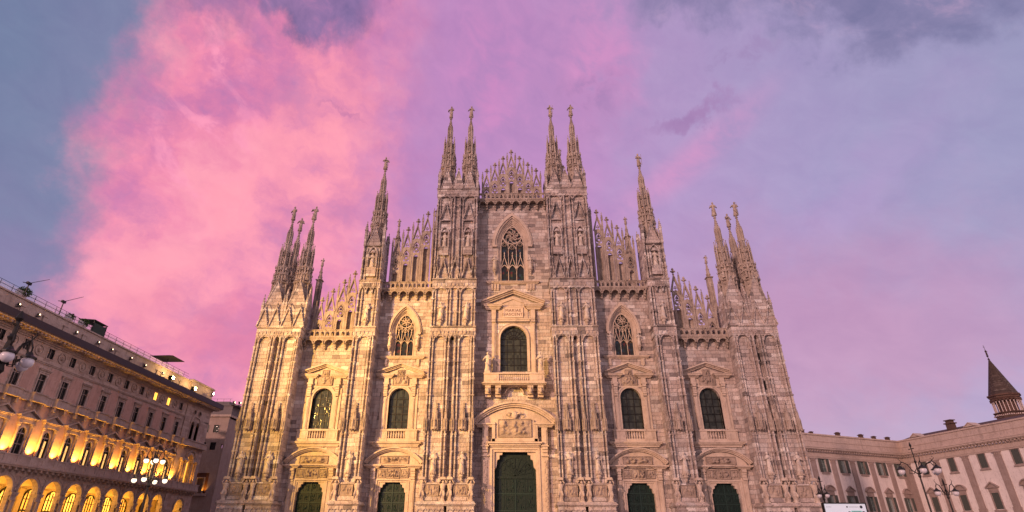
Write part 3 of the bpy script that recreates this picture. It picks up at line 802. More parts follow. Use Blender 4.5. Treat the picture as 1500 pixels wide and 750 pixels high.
# --- gable screens with open tracery
def screen(x0, x1, zb, units, pins, zcorb):
    """units: (x, finial tip height); pins: (x, top)"""
    b = MB(); zl = zb-.95
    # corbel table: brackets joined by little arches
    n = max(2, round((x1-x0)/1.3)); st = (x1-x0)/n
    b.box(x0, x1, -.92, .3, zl-.12, zl+.02); b.box(x0, x1, -.86, .3, zl-.26, zl-.13)
    for i in range(n+1):
        x = x0+st*i
        if i in (0, n): x += .14*(1 if i == 0 else -1)
        for zz, pr in ((zl-1.45,.30),(zl-1.15,.5),(zl-.85,.68),(zl-.55,.8)): b.box(x-.13, x+.13, -pr, .02, zz, zz+.28)
        b.lathe([(.03,zl-1.62),(.13,zl-1.5),(.1,zl-1.35)], x, -.25, 6)
    for i in range(n):
        c = x0+st*(i+.5); hw = st/2-.13
        op = pointed(c, hw, zl-.95, zl-.40, 5)
        b.prism([(c-st/2+.1,zl-.27),(c-st/2+.1,zl-.95)]+op+[(c+st/2-.1,zl-.95),(c+st/2-.1,zl-.27)], -.80, -.55)
        b.band(op, 0, .09, -.86, -.6)
    # parapet pierced with twin lights
    hs = []
    m = n*2
    for i in range(m):
        c = x0+(x1-x0)*(i+.5)/m; hw = (x1-x0)/m/2*.60
        hs.append(point_open(c, hw, zl+.16, zl+.52, zl+.78, 3))
    b.plate(rect(x0, x1, zl+.02, zb-.04), hs, -.82, -.66)
    b.box(x0, x1, -.90, -.58, zb-.04, zb+.06)
    for i in range(n+1): b.box(max(x0, x0+st*i-.08), min(x1, x0+st*i+.08), -.9, -.6, zl+.025, zb+.1)
    # solid lower wall behind the gablets
    sc = b
    for (x, T) in units:
        hw = .56; zbse = zb-1.2
        ap = T-1.4; sh = T-3.55
        z_arch = T-3.95; zq = T-5.25; zlt = T-6.15
        holes = []
        if sh > zbse+1:
            if z_arch-.3 > zbse:
                pass
        tri = [(x-.40, sh-.02),(x-.16, sh+.02),(x, sh+.2),(x+.16, sh+.02),(x+.40, sh-.02),(x+.22, sh+.9),(x, sh+1.72),(x-.22, sh+.9)]
        holes.append(tri); rose = False
        if zq-.5 > zbse+.2:
            rose = True
            holes.append([(x+.42, zq-.55)]+pointed(x, .42, zq+.25, z_arch-.12, 5)[::-1]+[(x-.42, zq-.55),(x-.2,zq-.62),(x,zq-.45),(x+.2,zq-.62)])
        if zlt > zb+.6:
            holes.append(point_open(x, .36, zbse+.15, zlt-.45, zlt, 4))
        out = [(x-hw, zbse),(x+hw, zbse),(x+hw, sh),(x+.03, ap),(x-.03, ap),(x-hw, sh)]
        b.plate(out, holes, -.10, .12)
        b.band(foil(x, sh+.5, .22, 3, 4, 90), -.02, .05, -.06, .08, True)
        if rose:
            b.band(arc(x, zq, .40, 0, 360, 16)[:-1], -.02, .06, -.09, .09, True)
            b.band(foil(x, zq, .36, 4, 4, 45), -.045, .045, -.06, .08, True)
            for sx in (-1,1): b.band([(x+sx*.40, zq+.30),(x, zq+.95)], -.03, .04, -.07, .08); b.band(foil(x, zq+.62, .15, 3, 3, 90), -.02, .04, -.05, .07, True)
        b.band([(x-hw-.02, sh-.1),(x, ap+.02),(x+hw+.02, sh-.1)], -.02, .13, -.22, .16)
        if z_arch > zbse+.3: b.band(pointed(x, hw-.05, z_arch-1.25, z_arch, 6), -.04, .06, -.17, .02)
        if zlt > zb+.6:
            b.box(x-hw, x+hw, .42, .56, zbse, zlt-.05)
            b.band(point_open(x, .36, zbse+.1, zlt-.45, zlt, 4), -.05, .03, -.15, .0)
        for sx in (-1,1):
            for k in range(1,5):
                t_ = k/5; b.cbox(x+sx*(hw+.05)*(1-t_), -.03, sh+(ap-sh)*t_+.12, .13, .14, .13)
        finial(b, x, 0, T-1.4, 1.0)
    o = b.build('gable_screen', SPIRE, cath)
    for x, T in pins:
        q = MB(); pinnacle(q, x, -.02, zb-1.2, T, .21, 1.25); q.build('pinnacle', SPIRE, o)
    return o
scr = screen(-5.05, 5.05, 48.45, [(0,57.4)]+[(s*v, t) for s in (-1,1) for v, t in ((1.30,56.15),(2.59,54.9),(3.87,53.75))],
       [(s*v, t) for s in (-1,1) for v, t in ((.64,56.75),(1.93,55.6),(3.23,54.35),(4.52,53.1))], 0)
for s in (-1,1):
    a, b_ = sorted((s*11.05, s*18.35))
    screen(a, b_, 33.8, [(s*v, t) for v, t in ((12.67,46.0),(14.07,44.7),(15.48,43.3),(16.88,41.95))],
           [(s*v, t) for v, t in ((11.75,46.5),(13.37,45.45),(14.78,44.1),(16.18,42.8),(17.6,41.4))], 0)
    a, b_ = sorted((s*21.25, s*28.3))
    screen(a, b_, 26.75, [(s*v, t) for v, t in ((22.64,36.1),(24.0,34.75),(25.45,33.35),(26.82,32.0))],
           [(s*v, t) for v, t in ((21.75,36.9),(23.33,35.5),(24.7,34.1),(26.13,32.8),(27.55,31.4))], 0)
# slender pinnacles standing on the roofs behind
for x, y, t, z0 in ((-29.9,6,41.1,20),(29.9,6,41.1,20),(-18.3,6,48.2,27),(18.3,6,48.2,27),(11.9,3.5,51.5,29),(-11.9,3.5,48.5,29),(-25.0,5,36.2,20),(24.9,5,36.0,20),(8.2,4,60.5,42)):
    q = MB(); w = .75; pinnacle(q, x, y, z0, t-3.6, w, .2)
    q.frustum(x, y, t-5.5, t-1.3, .50, .10, 8); 
    for k in range(8):
        a = R(45*k)
        q.frustum(x+.45*math.cos(a), y+.45*math.sin(a), t-8, t-5.0, .1, .02, 4)
        for j in range(4): q.cbox(x+(.46-.09*j)*math.cos(a), y+(.46-.09*j)*math.sin(a), t-5+.85*j, .12, .12, .14)
    o = q.build('roof_pinnacle', SPIRE, cath)
    put('statue', SPSTAT_ME[int(abs(x))%5], o, (x,y,t-1.4), None, .68)

# --- spire (one shared shape, ring at z=0)
def spire_mb():
    b = MB(); P8 = R(22.5)
    b.lathe([(1.0,-4.0),(.98,0)], 0, 0, 8, P8); b.lathe([(.86,0),(.84,2.35)], 0, 0, 8, P8)
    b.lathe([(1.12,-.14),(1.28,-.02),(1.28,.08),(1.05,.16)], 0, 0, 8, P8)
    b.lathe([(1.02,2.2),(1.17,2.34),(1.17,2.42),(.95,2.55)], 0, 0, 8, P8)
    b.lathe([(.98,1.12),(1.08,1.2),(1.0,1.28)], 0, 0, 8, P8)
    for k in range(8):
        a = P8+R(45)*k; c, s = math.cos(a), math.sin(a)
        b.frustum(1.02*c, 1.02*s, -3.8, 0, .16, .15, 6); b.frustum(.93*c, .93*s, .1, 2.3, .15, .14, 6)
        b.frustum(1.2*c, 1.2*s, .05, .55, .11, .02, 4); b.frustum(1.1*c, 1.1*s, 2.4, 2.95, .10, .02, 4)
        # free buttress pinnacles of the second stage
        b.frustum(.84*c, .84*s, 2.5, 5.2, .14, .10, 4, a); b.frustum(.80*c, .80*s, 4.9, 5.0, .17, .17, 4, a)
        b.frustum(.79*c, .79*s, 5.2, 6.3, .15, .02, 4, a); b.cbox(.79*c, .79*s, 6.3, .11, .11, .14)
        b.cbox(.62*c, .62*s, 3.9, .5, .12, .12) if False else None
        b.tube([(.82*c,.82*s,4.3),(.62*c,.62*s,4.75),(.45*c,.45*s,4.9)], .06, 4)
        b.tube([(.82*c,.82*s,3.2),(.6*c,.6*s,3.2)], .05, 4)
        # gablets between them
        a2 = a+P8; c2, s2 = math.cos(a2), math.sin(a2)
        for q in range(3): b.cbox((1.0+.0*q)*c2, s2, -.6-.9*q, .16, .16, .2)
        b.frustum(.62*c2, .62*s2, 4.3, 5.4, .16, .02, 4, a2)
        b.frustum(.40*c, .40*s, 6.3, 7.9, .075, .06, 4, a); b.frustum(.39*c, .39*s, 7.9, 8.75, .09, .015, 4, a)
        for q in range(5): b.cbox((.29-.045*q)*c, (.29-.045*q)*s, 8.7+.3*q, .09, .09, .09)
    b.lathe([(.60,2.5),(.56,4.8),(.66,4.9),(.6,5.0),(.42,5.5),(.40,6.2),(.48,6.3),(.44,6.4),(.31,6.5),(.30,8.3),(.36,8.4),(.30,8.55),(.24,8.8),(.09,10.15),(.2,10.22),(.22,10.32),(.12,10.4),(.12,10.5),(.2,10.55),(.2,10.65)], 0, 0, 8, P8)
    # figures in the niches of the drum
    for k in range(8):
        a = R(45)*k
        if math.sin(a) > .5: continue
        st = STATUES[k%5]; mt = Matrix.Translation((1.0*math.cos(a), 1.0*math.sin(a), .3)) @ Matrix.Rotation(a+R(90), 4, 'Z') @ Matrix.Scale(.72, 4)
        b.mat = mt; b.add(st.v, st.f); b.mat = None
        b.frustum(.98*math.cos(a), .98*math.sin(a), 1.85, 2.35, .22, .1, 6)
        b.frustum(.66*math.cos(a), .66*math.sin(a), 3.0, 4.1, .13, .10, 6)
    return b
SP_ME = spire_mb().mesh('spire', SPIRE)
spn = 0
def spire(x, y, zr, rz=0.0):
    global spn
    o = put('spire', SP_ME, cath, (x, y, zr), rz)
    put('statue', SPSTAT_ME[spn%5], o, (0,0,10.62), .3*(spn%3-1), 1.12); spn += 1
for s in (-1,1):
    spire(s*9.84, -.6, 53.0); spire(s*6.52, -.6, 53.0)
    spire(s*19.82, -.6, 42.75)
    spire(s*32.95, -.6, 33.65); spire(s*29.8, -.6, 33.65); spire(s*33.1, 2.75, 33.65)

# --- buttresses
YF = -2.15; PD = .24; SHRINGS = (10.9, 12.9, 17.6, 19.7, 21.9, 23.9, 28.7, 30.6, 35.2, 36.9, 39.8, 41.6, 43.8, 45.5)
def colonnette(b, x, z0, z1, r=.11, y=YF):
    for zr in SHRINGS:
        if z0+.6 < zr < z1-.6: b.lathe([(r,zr-.1),(r*1.7,zr),(r*1.7,zr+.1),(r,zr+.18)], x, y, 8, R(22.5))
    b.lathe([(r*1.5,z0),(r*1.5,z0+.15),(r,z0+.25),(r,z1)], x, y, 8, R(22.5))
def pier(b, x, z0, z1, w=.22, y=YF-.08):
    """edge pier: square core with a roll on its face"""
    b.box(x-w/2, x+w/2, y-.05, y+.55, z0, z1)
    for zr in SHRINGS:
        if z0+.6 < zr < z1-.6: b.box(x-w/2-.06, x+w/2+.06, y-.19, y+.5, zr, zr+.10); b.box(x-w/2-.03, x+w/2+.03, y-.15, y+.5, zr-.09, zr-.003)
    b.lathe([(.085,z0),(.085,z1)], x, y-.07, 6)
def hanging_arches(b, xs, z, y, drop=.55):
    for i in range(len(xs)-1):
        c = (xs[i]+xs[i+1])/2; hw = (xs[i+1]-xs[i])/2-.03
        if hw < .12: continue
        pts = [(c-hw,z-drop),(c-hw*.8,z-drop*.35),(c-hw*.35,z-drop*.05),(c,z+drop*.35),(c+hw*.35,z-drop*.05),(c+hw*.8,z-drop*.35),(c+hw,z-drop)]
        b.band(pts, -.05, .06, y-.16, y+.1)
        b.cbox(c, y-.12, z+drop*.5, .16, .16, .22)
def cornice_band(b, x0, x1, z0, z1, xs, depth, y=YF):
    b.box(x0-.05, x1+.05, y-.12, depth, z0+.32, z1-.2)
    for zz, hgt, pr in ((z1-.16,.09,.22),(z1-.065,.07,.28)):
        b.box(x0-pr*.5, x1+pr*.5, y-pr, depth+.02, zz, zz+hgt)
    hanging_arches(b, xs, z0+.42, y-.04, .85)
    for i in range(len(xs)-1):
        c = (xs[i]+xs[i+1])/2
        if xs[i+1]-xs[i] > .5:
            b.lathe([(.02,z0+.55),(.16,z0+.75),(.12,z0+1.0),(.02,z0+1.15)], c, y-.14, 6)
            for sx in (-1,1): b.cbox(c+sx*(xs[i+1]-xs[i])*.3, y-.14, z0+.85, .16, .14, .4)
def open_gable(b, c, hw, z0, z1, y, th=.13, fin=True):
    b.band([(c-hw,z0),(c,z1),(c+hw,z0)], -th, 0, y-.2, y+.12)
    for sx in (-1,1):
        for k in range(1,5):
            t = k/5; b.cbox(c+sx*hw*(1-t)+sx*.03, y-.1, z0+(z1-z0)*t+.06, .10, .12, .11)
    if fin: finial(b, c, y-.08, z1-.05, .42)
def solid_gable(b, c, hw, z0, z1, y0, y1):
    b.prism([(c-hw,z0),(c+hw,z0),(c,z1)], y0, y1)
    b.band([(c-hw,z0),(c,z1),(c+hw,z0)], -.02, .12, y0-.08, y1+.05)
    for sx in (-1,1):
        for k in range(1,6):
            t = k/6; b.cbox(c+sx*(hw+.1)*(1-t), (y0+y1)/2, z0+(z1-z0)*t+.14, .13, .16, .14)
    finial(b, c, (y0+y1)/2, z1-.05, .5)

def buttress(cx, w, double, ztop, kind, depth):
    b = MB(); x0, x1 = cx-w/2, cx+w/2
    L = lambda u: cx+u
    if double:
        e = w/2-.16; ribs = [-e, -2.5, -.86, -.42, .42, .86, 2.5, e]; pans = [-1.68, 1.68]; cols = [-e,-.42,.42,e]
        blocks = [(x0+.12, cx-.17), (cx+.17, x1-.12)]
    else:
        e = w/2-.16; ribs = [-e, -.88, .88, e]; pans = [0]; cols = [-e, e]; blocks = [(x0+.12, x1-.12)]
    # plinth, lower frieze of blind arches, cap
    yp = -2.85
    for (a, c) in blocks:
        a2, c2 = (a-.35 if a < cx-.2 and (not double or a < cx-1) else a, c+.35 if c > cx+.2 and (not double or c > cx+1) else c)
        b.box(a2, c2, yp, depth, 0, 4.95)
        n = 5 if double else 6
        n = 5
        for i in range(n):
            ca = a2+(c2-a2)*(i+.5)/n; hw = (c2-a2)/n/2
            b.band(pointed(ca, hw*.8, 4.25, 4.68, 4), -.05, .05, yp-.1, yp+.05); b.cbox(ca+hw, yp-.05, 4.2, .12, .12, .5)
            b.box(ca-hw*.72, ca+hw*.72, yp-.04, yp+.02, 2.0, 4.1)
    b.box(x0-.34, x1+.34, yp-.12, depth, 4.96, 5.1); b.box(x0-.42, x1+.42, yp-.24, depth, 5.102, 5.26); b.box(x0-.3, x1+.3, yp-.1, depth, 5.262, 5.42)
    # core
    slitz = (8.2, 25.0)
    for (a, c) in blocks:
        b.box(a+.02, c-.02, YF+PD, depth, 5.42, 26.0)
    if double:
        b.box(cx-.2, cx+.2, YF+PD, depth, 5.42, 8.2); b.box(cx-.2, cx+.2, YF+.75, depth, 8.2, 25.05)
        b.box(cx-.2, cx+.2, YF+.5, depth-.02, 17.0, 25.0)
    # relief zone mouldings
    for p in pans:
        b.box(L(p)-1.05, L(p)+1.05, YF-.16, 0, 7.32, 7.46); b.box(L(p)-1.0, L(p)+1.0, YF-.12, 0, 5.44, 5.98)
        b.box(L(p)-.7, L(p)+.7, YF-.2, 0, 5.55, 5.8)
    # tall shafts
    for r_ in ribs:
        if abs(r_) in (abs(cols[0]), .42): pier(b, L(r_), 8.0, 25.3)
        else: colonnette(b, L(r_), 7.5, 25.3)
    for p in pans:
        for sx in (-1,1): b.box(L(p)+sx*.50-.045, L(p)+sx*.50+.045, YF+.18, 0, 16.8, 25.0)
        b.box(L(p)-.8, L(p)+.8, YF+.22, 0, 17.9, 18.05)
        # small blind arch heads under the first cornice
    cornice_band(b, x0+.05, x1-.05, 25.05, 26.72, [L(r_) for r_ in ribs], depth)
    zc = 26.72
    if kind == 'tower':
        b.box(x0+.12, x1-.12, YF+PD-.06, depth, 26.0, 47.2)
        for r_ in ribs:
            if abs(r_) in (abs(cols[0]), .42): pier(b, L(r_), zc, 32.0); pier(b, L(r_), 33.6, 46.9)
            else: colonnette(b, L(r_), zc, 32.0); colonnette(b, L(r_), 33.6, 46.9, .09)
        b.box(cx-.34, cx+.34, YF+.1, YF+.5, 26.9, 31.6)
        cornice_band(b, x0+.05, x1-.05, 31.9, 33.62, [L(-e),L(-.86),L(.86),L(e)], depth)
        for c, hw in ((-2.55,.42),(-1.68,.8),(0,.82),(1.68,.8),(2.55,.42)): open_gable(b, L(c), hw, 33.7, 36.9 if hw > .5 else 36.2, YF-.08)
        for p in pans:
            b.box(L(p)-.66, L(p)+.66, YF-.28, 0, 37.3, 38.45); b.box(L(p)-.74, L(p)+.74, YF-.34, 0, 38.45, 38.58)
            niche(b, L(p), 38.6, 41.95, .62)
            open_gable(b, L(p), .78, 43.3, 46.2, YF-.06, .1, False); b.box(L(p)-.75, L(p)+.75, YF-.1, 0, 42.9, 43.1)
        cornice_band(b, x0+.0, x1-.0, 46.75, 48.5, [L(r_) for r_ in (-e,-.86,.86,e)], depth)
        b.box(x0+.3, x1-.3, YF+.6, depth-.3, 48.4, 50.2)
        for c in (-1.68, 0, 1.68): solid_gable(b, L(c), .84, 48.5, 51.75, YF-.1, YF+.12)
        for sx in (-1,1):
            for k in range(3):
                yy = YF+.75+k*1.45
                b.add([(L(sx*e),yy-.7,48.5),(L(sx*e),yy+.7,48.5),(L(sx*e),yy,51.6),(L(sx*(e-.2)),yy-.7,48.5),(L(sx*(e-.2)),yy+.7,48.5),(L(sx*(e-.2)),yy,51.6)],
                      [(0,1,2),(5,4,3),(0,3,4,1),(1,4,5,2),(2,5,3,0)])
            pinnacle(b, L(sx*(e+.02)), YF-.05, 48.4, 52.2, .36, 1.3)
            pinnacle(b, L(sx*(e+.02)), YF+3.6, 48.4, 52.2, .36, 1.3)
    elif kind == 'single':
        b.box(x0+.12, x1-.12, YF+PD-.06, depth, 26.0, 39.0)
        for r_ in ribs:
            if r_ in cols: pier(b, L(r_), zc, 32.2); pier(b, L(r_), 33.5, 39.2)
            else: colonnette(b, L(r_), zc, 32.2); colonnette(b, L(r_), 33.5, 38.6)
        cornice_band(b, x0+.05, x1-.05, 32.0, 33.5, [L(-e),L(-.44),L(.44),L(e)], depth)
        b.box(cx-.66, cx+.66, YF-.22, 0, 34.1, 35.3); b.box(cx-.74, cx+.74, YF-.28, 0, 35.3, 35.45)
        niche(b, cx, 35.5, 38.75, .62)
        solid_gable(b, cx, .92, 38.9, 41.9, YF-.16, YF+.1)
        b.box(x0+.2, x1-.2, YF+.3, depth-.2, 39.0, 40.0)
        for sx in (-1,1):
            for k in range(2):
                yy = YF+.95+k*1.6
                b.add([(L(sx*e),yy-.8,39),(L(sx*e),yy+.8,39),(L(sx*e),yy,41.9),(L(sx*(e-.2)),yy-.8,39),(L(sx*(e-.2)),yy+.8,39),(L(sx*(e-.2)),yy,41.9)],
                      [(0,1,2),(5,4,3),(0,3,4,1),(1,4,5,2),(2,5,3,0)])
            pinnacle(b, L(sx*e), YF-.05, 38.9, 43.0, .34, 1.5); pinnacle(b, L(sx*e), YF+3.0, 38.9, 42.6, .34, 1.5)
    else:
        b.box(x0+.1, x1-.1, YF+.04, depth, 26.0, 26.9)
        for c in (-2.45, -.82, .82, 2.45):
            open_gable(b, L(c), .8, 26.8, 29.7, YF-.02, .12, True); b.prism([(L(c)-.78,26.8),(L(c)+.78,26.8),(L(c),29.5)], YF, YF+.2)
        for sx in (-1.58, 1.58):
            c = L(sx)
            b.box(c-1.38, c+1.38, YF+.30, YF+2.95, 26.8, 30.3)
            for q in (-.62,.62): b.prism([(c+q-.6,26.8),(c+q+.6,26.8),(c+q+.6,29.2),(c+q,30.3),(c+q-.6,29.2)], YF+.16, YF+.32)
            solid_gable(b, c, 1.2, 29.9, 33.5, YF+.32, YF+.52)
            for s2 in (-1,1):
                b.add([(c+s2*1.34,YF+.5,29.9),(c+s2*1.34,YF+2.8,29.9),(c+s2*1.34,YF+1.6,33.4),(c+s2*1.1,YF+.5,29.9),(c+s2*1.1,YF+2.8,29.9),(c+s2*1.1,YF+1.6,33.4)],
                      [(0,1,2),(5,4,3),(0,3,4,1),(1,4,5,2),(2,5,3,0)])
                pinnacle(b, c+s2*1.4, YF+.25, 26.7, 31.6, .3, 1.7)
        b.box(x0+.3, x1-.3, YF+3.2, depth-.1, 26.8, 30.3)
        for sx in (-1,1):
            for yy in (YF+1.4, YF+3.2, YF+5):
                pinnacle(b, L(sx*(e)), yy, 26.7, 31.2, .32, 1.6)
    if kind == 'outer':
        for z in (22.2, 19.0): b.box(L(.25)-.09, L(.25)+.09, YF+.1, YF+.45, z, z+1.0) if False else None
    o = b.build('buttress', MARBLE, cath)
    if kind == 'outer':
        for z in (22.0, 18.4):
            q = MB(); q.box(cx-.05,cx+.17,YF+.40,YF+.52,z,z+1.1); q.build('slit_window', LEAD, o)
    rd = random.Random(int(cx*10)+400)
    for i, p in enumerate(pans):
        put('statue', STAT_ME[rd.randrange(5)], o, (L(p), YF-.12, 8.75), rd.uniform(-.4,.4), 1.06)
        put('console', CONS_ME, o, (L(p), YF-.06, 8.78), None, 1.0)
        put('canopy', CAN_ME, o, (L(p), YF-.08, 13.5))
        put('relief_panel', REL_ME[rd.randrange(4)], o, (L(p), YF-.05, 6.66))
        zst = 27.95
        if kind != 'outer':
            put('statue', STAT_ME[rd.randrange(5)], o, (L(p), YF-.12, zst), rd.uniform(-.4,.4), 1.06)
            put('console', CONS_ME, o, (L(p), YF-.05, zst), None, 1.0)
            put('statue', STAT_ME[rd.randrange(5)], o, (L(p), YF+.04, 38.6 if kind == 'tower' else 35.5), rd.uniform(-.3,.3), 1.15)
    for c_ in cols:
        put('telamon', TEL_ME, o, (L(c_), YF-.22, 5.5), rd.uniform(-.3,.3), 1.06)
        put('canopy', CAN_S_ME, o, (L(c_), YF-.2, 13.45))
    if double:
        for sx in (-1,1): pass
    # side faces: statue, canopy and string courses on the flank
    return o
def niche(b, c, z0, z1, hw):
    b.band(point_open(c, hw, z0, z1-1.0, z1, 5), -.02, .14, YF-.2, YF+.4)
    for sx in (-1,1): b.box(c+sx*(hw+.02)-.07, c+sx*(hw+.02)+.07, YF-.3, YF, z0, z1-.9)
    b.lathe([(.5,z1-1.05),(.42,z1-.8),(.2,z1-.5)], c, YF+.1, 8)
for s in (-1,1):
    buttress(s*8.05, 6.05, True, 48.5, 'tower', 2.2)
    buttress(s*19.8, 2.92, False, 39, 'single', 1.6)
    buttress(s*31.25, 5.95, True, 26.7, 'outer', 5.5)


# =================================================================== ARCADED PALACE ON THE LEFT
def wall_stone(name, c1, c2, c3, **k): return stone_mat(name, [(0,c1),(.5,c2),(1,c3)], **k)
PAL = wall_stone('palace_stone', (.33,.25,.215), (.44,.34,.295), (.50,.40,.35), bw=1.1, bh=.45, streak=.35, bstr=.3, joint=.02)
PALTRIM = wall_stone('palace_trim', (.31,.24,.21), (.42,.33,.29), (.49,.40,.35), blocks=False, streak=.4, bstr=.45, nscale=4)
PINK = wall_stone('pink_plaster', (.40,.25,.21), (.48,.31,.26), (.53,.35,.30), blocks=False, streak=.25, bstr=.15, nscale=3)
FASCIA = plain('gutter_metal', (.055,.042,.045), .5, .3)
DARKGLASS = glass_mat('dark_glass', (.012,.014,.016))
ROOFDARK = plain('roof_slate', (.07,.06,.065), .8)
LITGLASS = glow('lit_window_glass', (1.0, .50, .07), 2.6); LITGLASS2 = glow('dim_lit_glass', (1.0, .42, .06), 1.3)
CURT = glow('lit_curtain', (1.0,.55,.16), 1.1)
LITWALL = plain('arcade_plaster', (.50,.36,.22), .8)
pal = thing('arcaded_palace', 'long pink and beige palace with glowing yellow arcade and uplit upper windows', 'palace', (-60.5,0,0), R(90))
U = [-7.07+4.03*k for k in range(-6, 10)]
DET0 = U[0]-2.02
w = MB()
holes = []
for u in U:
    holes.append(round_open(u, 1.52, .3, 6.5, 12)); holes.append(round_open(u, .60, 10.42, 12.95, 8))
    holes.append(rect(u-.56,u+.56,17.3,20.1)); holes.append(rect(u-.52,u+.52,22.2,23.45))
w.plate(rect(DET0, 31.2, 0, 24.3), holes, 0, .6)
w.box(-56, DET0-.002, 0, .6, 0, 24.3)
hp = [round_open(35.8,1.3,.3,6.3,12), round_open(34.15,.55,17.6,20.5,8), round_open(35.95,.55,17.6,20.5,8), [(34.05+.42*math.cos(R(30*i)),22.7+.42*math.sin(R(30*i))) for i in range(12)], [(35.95+.42*math.cos(R(30*i)),22.7+.42*math.sin(R(30*i))) for i in range(12)],
      rect(33.2,34.3,10.4,13.9), round_open(35.7,.95,10.4,14.3,10), rect(37.1,38.2,10.4,13.9)]
w.plate(rect(31.2, 40, 0, 24.3), hp, -.18, .6)
w.box(39.4, 40.0, .602, 18, 0, 24.3); w.box(-56, 40, 17.4, 18, 0, 24.3); w.box(-56, 40, .6, 18, 24.0, 24.3)
w.build('wall', PAL, pal)
w = MB()    # plaster fields of the two main floors
for i in range(len(U)+1):
    u = U[0]-2.015+4.03*i
    if u > 31: continue
    for z0, z1 in ((10.4,16.5),(17.75,21.2)):
        a = u-1.0; c = min(u+1.0, 31.15)
        w.box(a, c, -.035, .0, z0, z1)
w.build('plaster_field', PINK, pal)
a = MB(); pa_ = MB(); a_ = a   # arcade: archivolts, pier capitals, engaged columns, inner porch
for u in U+[35.8]:
    a = a_ if u < 32 else pa_
    hw, zs = (1.52,6.5) if u < 32 else (1.3,6.3)
    a.band(round_open(u, hw, zs-.5, zs, 14), -.30, 0, -.12 if u < 32 else -.3, .1); a.band(round_open(u, hw+.3, zs, zs, 14), -.12, 0, -.2 if u < 32 else -.4, .1)
a = a_; pa_.build('pavilion_arch', PALTRIM, pal)
for i in range(len(U)+1):
    u = U[0]-2.015+4.03*i
    a.box(u-.5, u+.5, -.28, .7, 5.95, 6.15); a.box(u-.42, u+.42, -.2, .65, 5.45, 5.95); a.box(u-.55, u+.55, -.34, .72, 6.15, 6.3)
    a.band(arc(u, 7.75, .38, 0, 360, 16)[:-1], -.08, 0, -.08, .02, True)
a.build('arcade', PALTRIM, pal)
c_ = MB(); c_.lathe([(.34,.3),(.36,.5),(.29,.6),(.27,5.3),(.36,5.45)], 0, 0, 10); c_ = c_.mesh('column', PALTRIM)
for i in range(len(U)+1): put('column', c_, pal, (U[0]-2.015+4.03*i, -.22, 0))
pz = MB()
pz.box(-56, 39.3, 6.0, 6.3, 0, 8.6); pz.box(-56, 39.3, .602, 6.3, 8.45, 8.6); pz.box(-56, 39.3, .602, 6.3, 0, .15)
for i in range(len(U)+1):
    u = U[0]-2.015+4.03*i
    pz.band(arc(0,0,1,0,10,2),0,.01,0,.01) if False else pz.box(u-.25, u+.25, .6, 6.0, 7.3, 8.45)
    pz.box(u-.4,u+.4,5.6,6.0,.15,8.45)
pz.build('arcade_hall', LITWALL, pal)
for u in U+[35.8]:
    f = MB(); f.band(round_open(u, 1.15, 2.0, 6.1, 12), -.12, 0, 5.75, 6.0)
    for k in range(-1,2): f.box(u+k*.55-.05, u+k*.55+.05, 5.8, 6.0, .2, 7.1)
    f.box(u-1.2,u+1.2,5.75,6.0,4.6,4.8); f.box(u-1.2,u+1.2,5.85,6.0,6.05,6.15)
    o = f.build('shop_window', LEAD, pal)
    g = MB(); g.prism(round_open(u, 1.15, .3, 6.1, 12), 5.94, 5.98); g.build('pane', LITGLASS2 if int(u*7)%3 == 0 else LITGLASS, o)
# continuous balcony above the arcade
b = MB()
b.box(-56, 40.3, -.95, 0, 9.18, 9.32); b.box(-56, 40.3, -.82, 0, 9.0, 9.178); b.box(-56,40.3,-.3,0,8.7,8.998)
b.box(-56, 40.2, -.88, -.68, 9.45, 10.22); b.box(-56, 40.3, -.96, -.60, 10.22, 10.36); b.box(-56, 40.3, -.95, -.62, 9.322, 9.45)
k = -30.
while k < 40:
    b.prism([(k,8.45),(k+.22,8.45),(k+.22,8.998),(k,8.998)], -.35, -.02); b.box(k, k+.22, -.72, -.05, 8.72, 8.998); k += 1.0075
for i in range(len(U)*2+5):
    u = U[0]-2.015+2.015*i
    if u < 40: b.box(u-.28, u+.28, -.93, -.64, 9.452, 10.218)
b.build('balcony', PALTRIM, pal)
# wavy balcony of the second floor
b = MB()
def wavy(z0, z1, p0, p1):
    pts = []
    for u in U:
        pts += [(u-1.32,-p0),(u-1.12,-p1),(u+1.12,-p1),(u+1.32,-p0)]
    pts = [(DET0,-p0)]+pts+[(31.2,-p0),(31.4,-p1),(40.15,-p1)]
    n = len(pts)
    vs_ = [(x,y,z0) for x,y in pts]+[(x,y,z1) for x,y in pts]+[(x,.0,z0) for x,y in pts]+[(x,.0,z1) for x,y in pts]
    fs = []
    for i in range(n-1): fs += [(i,i+1,n+i+1,n+i),(n+i,n+i+1,3*n+i+1,3*n+i),(2*n+i,2*n+i+1,i+1,i)]
    fs += [(n-1, 3*n-1, 4*n-1, 2*n-1)]
    b.add(vs_, fs)
wavy(16.55,16.72,.5,.95); wavy(16.722,17.5,.38,.82); wavy(17.502,17.66,.48,.93)
for u in U:
    for sx in (-.95,.95): b.box(u+sx-.14, u+sx+.14, -.7, 0, 15.95, 16.55); b.box(u+sx-.13, u+sx+.13, -.35, 0, 15.6, 15.95)
b.build('upper_balcony', PALTRIM, pal)
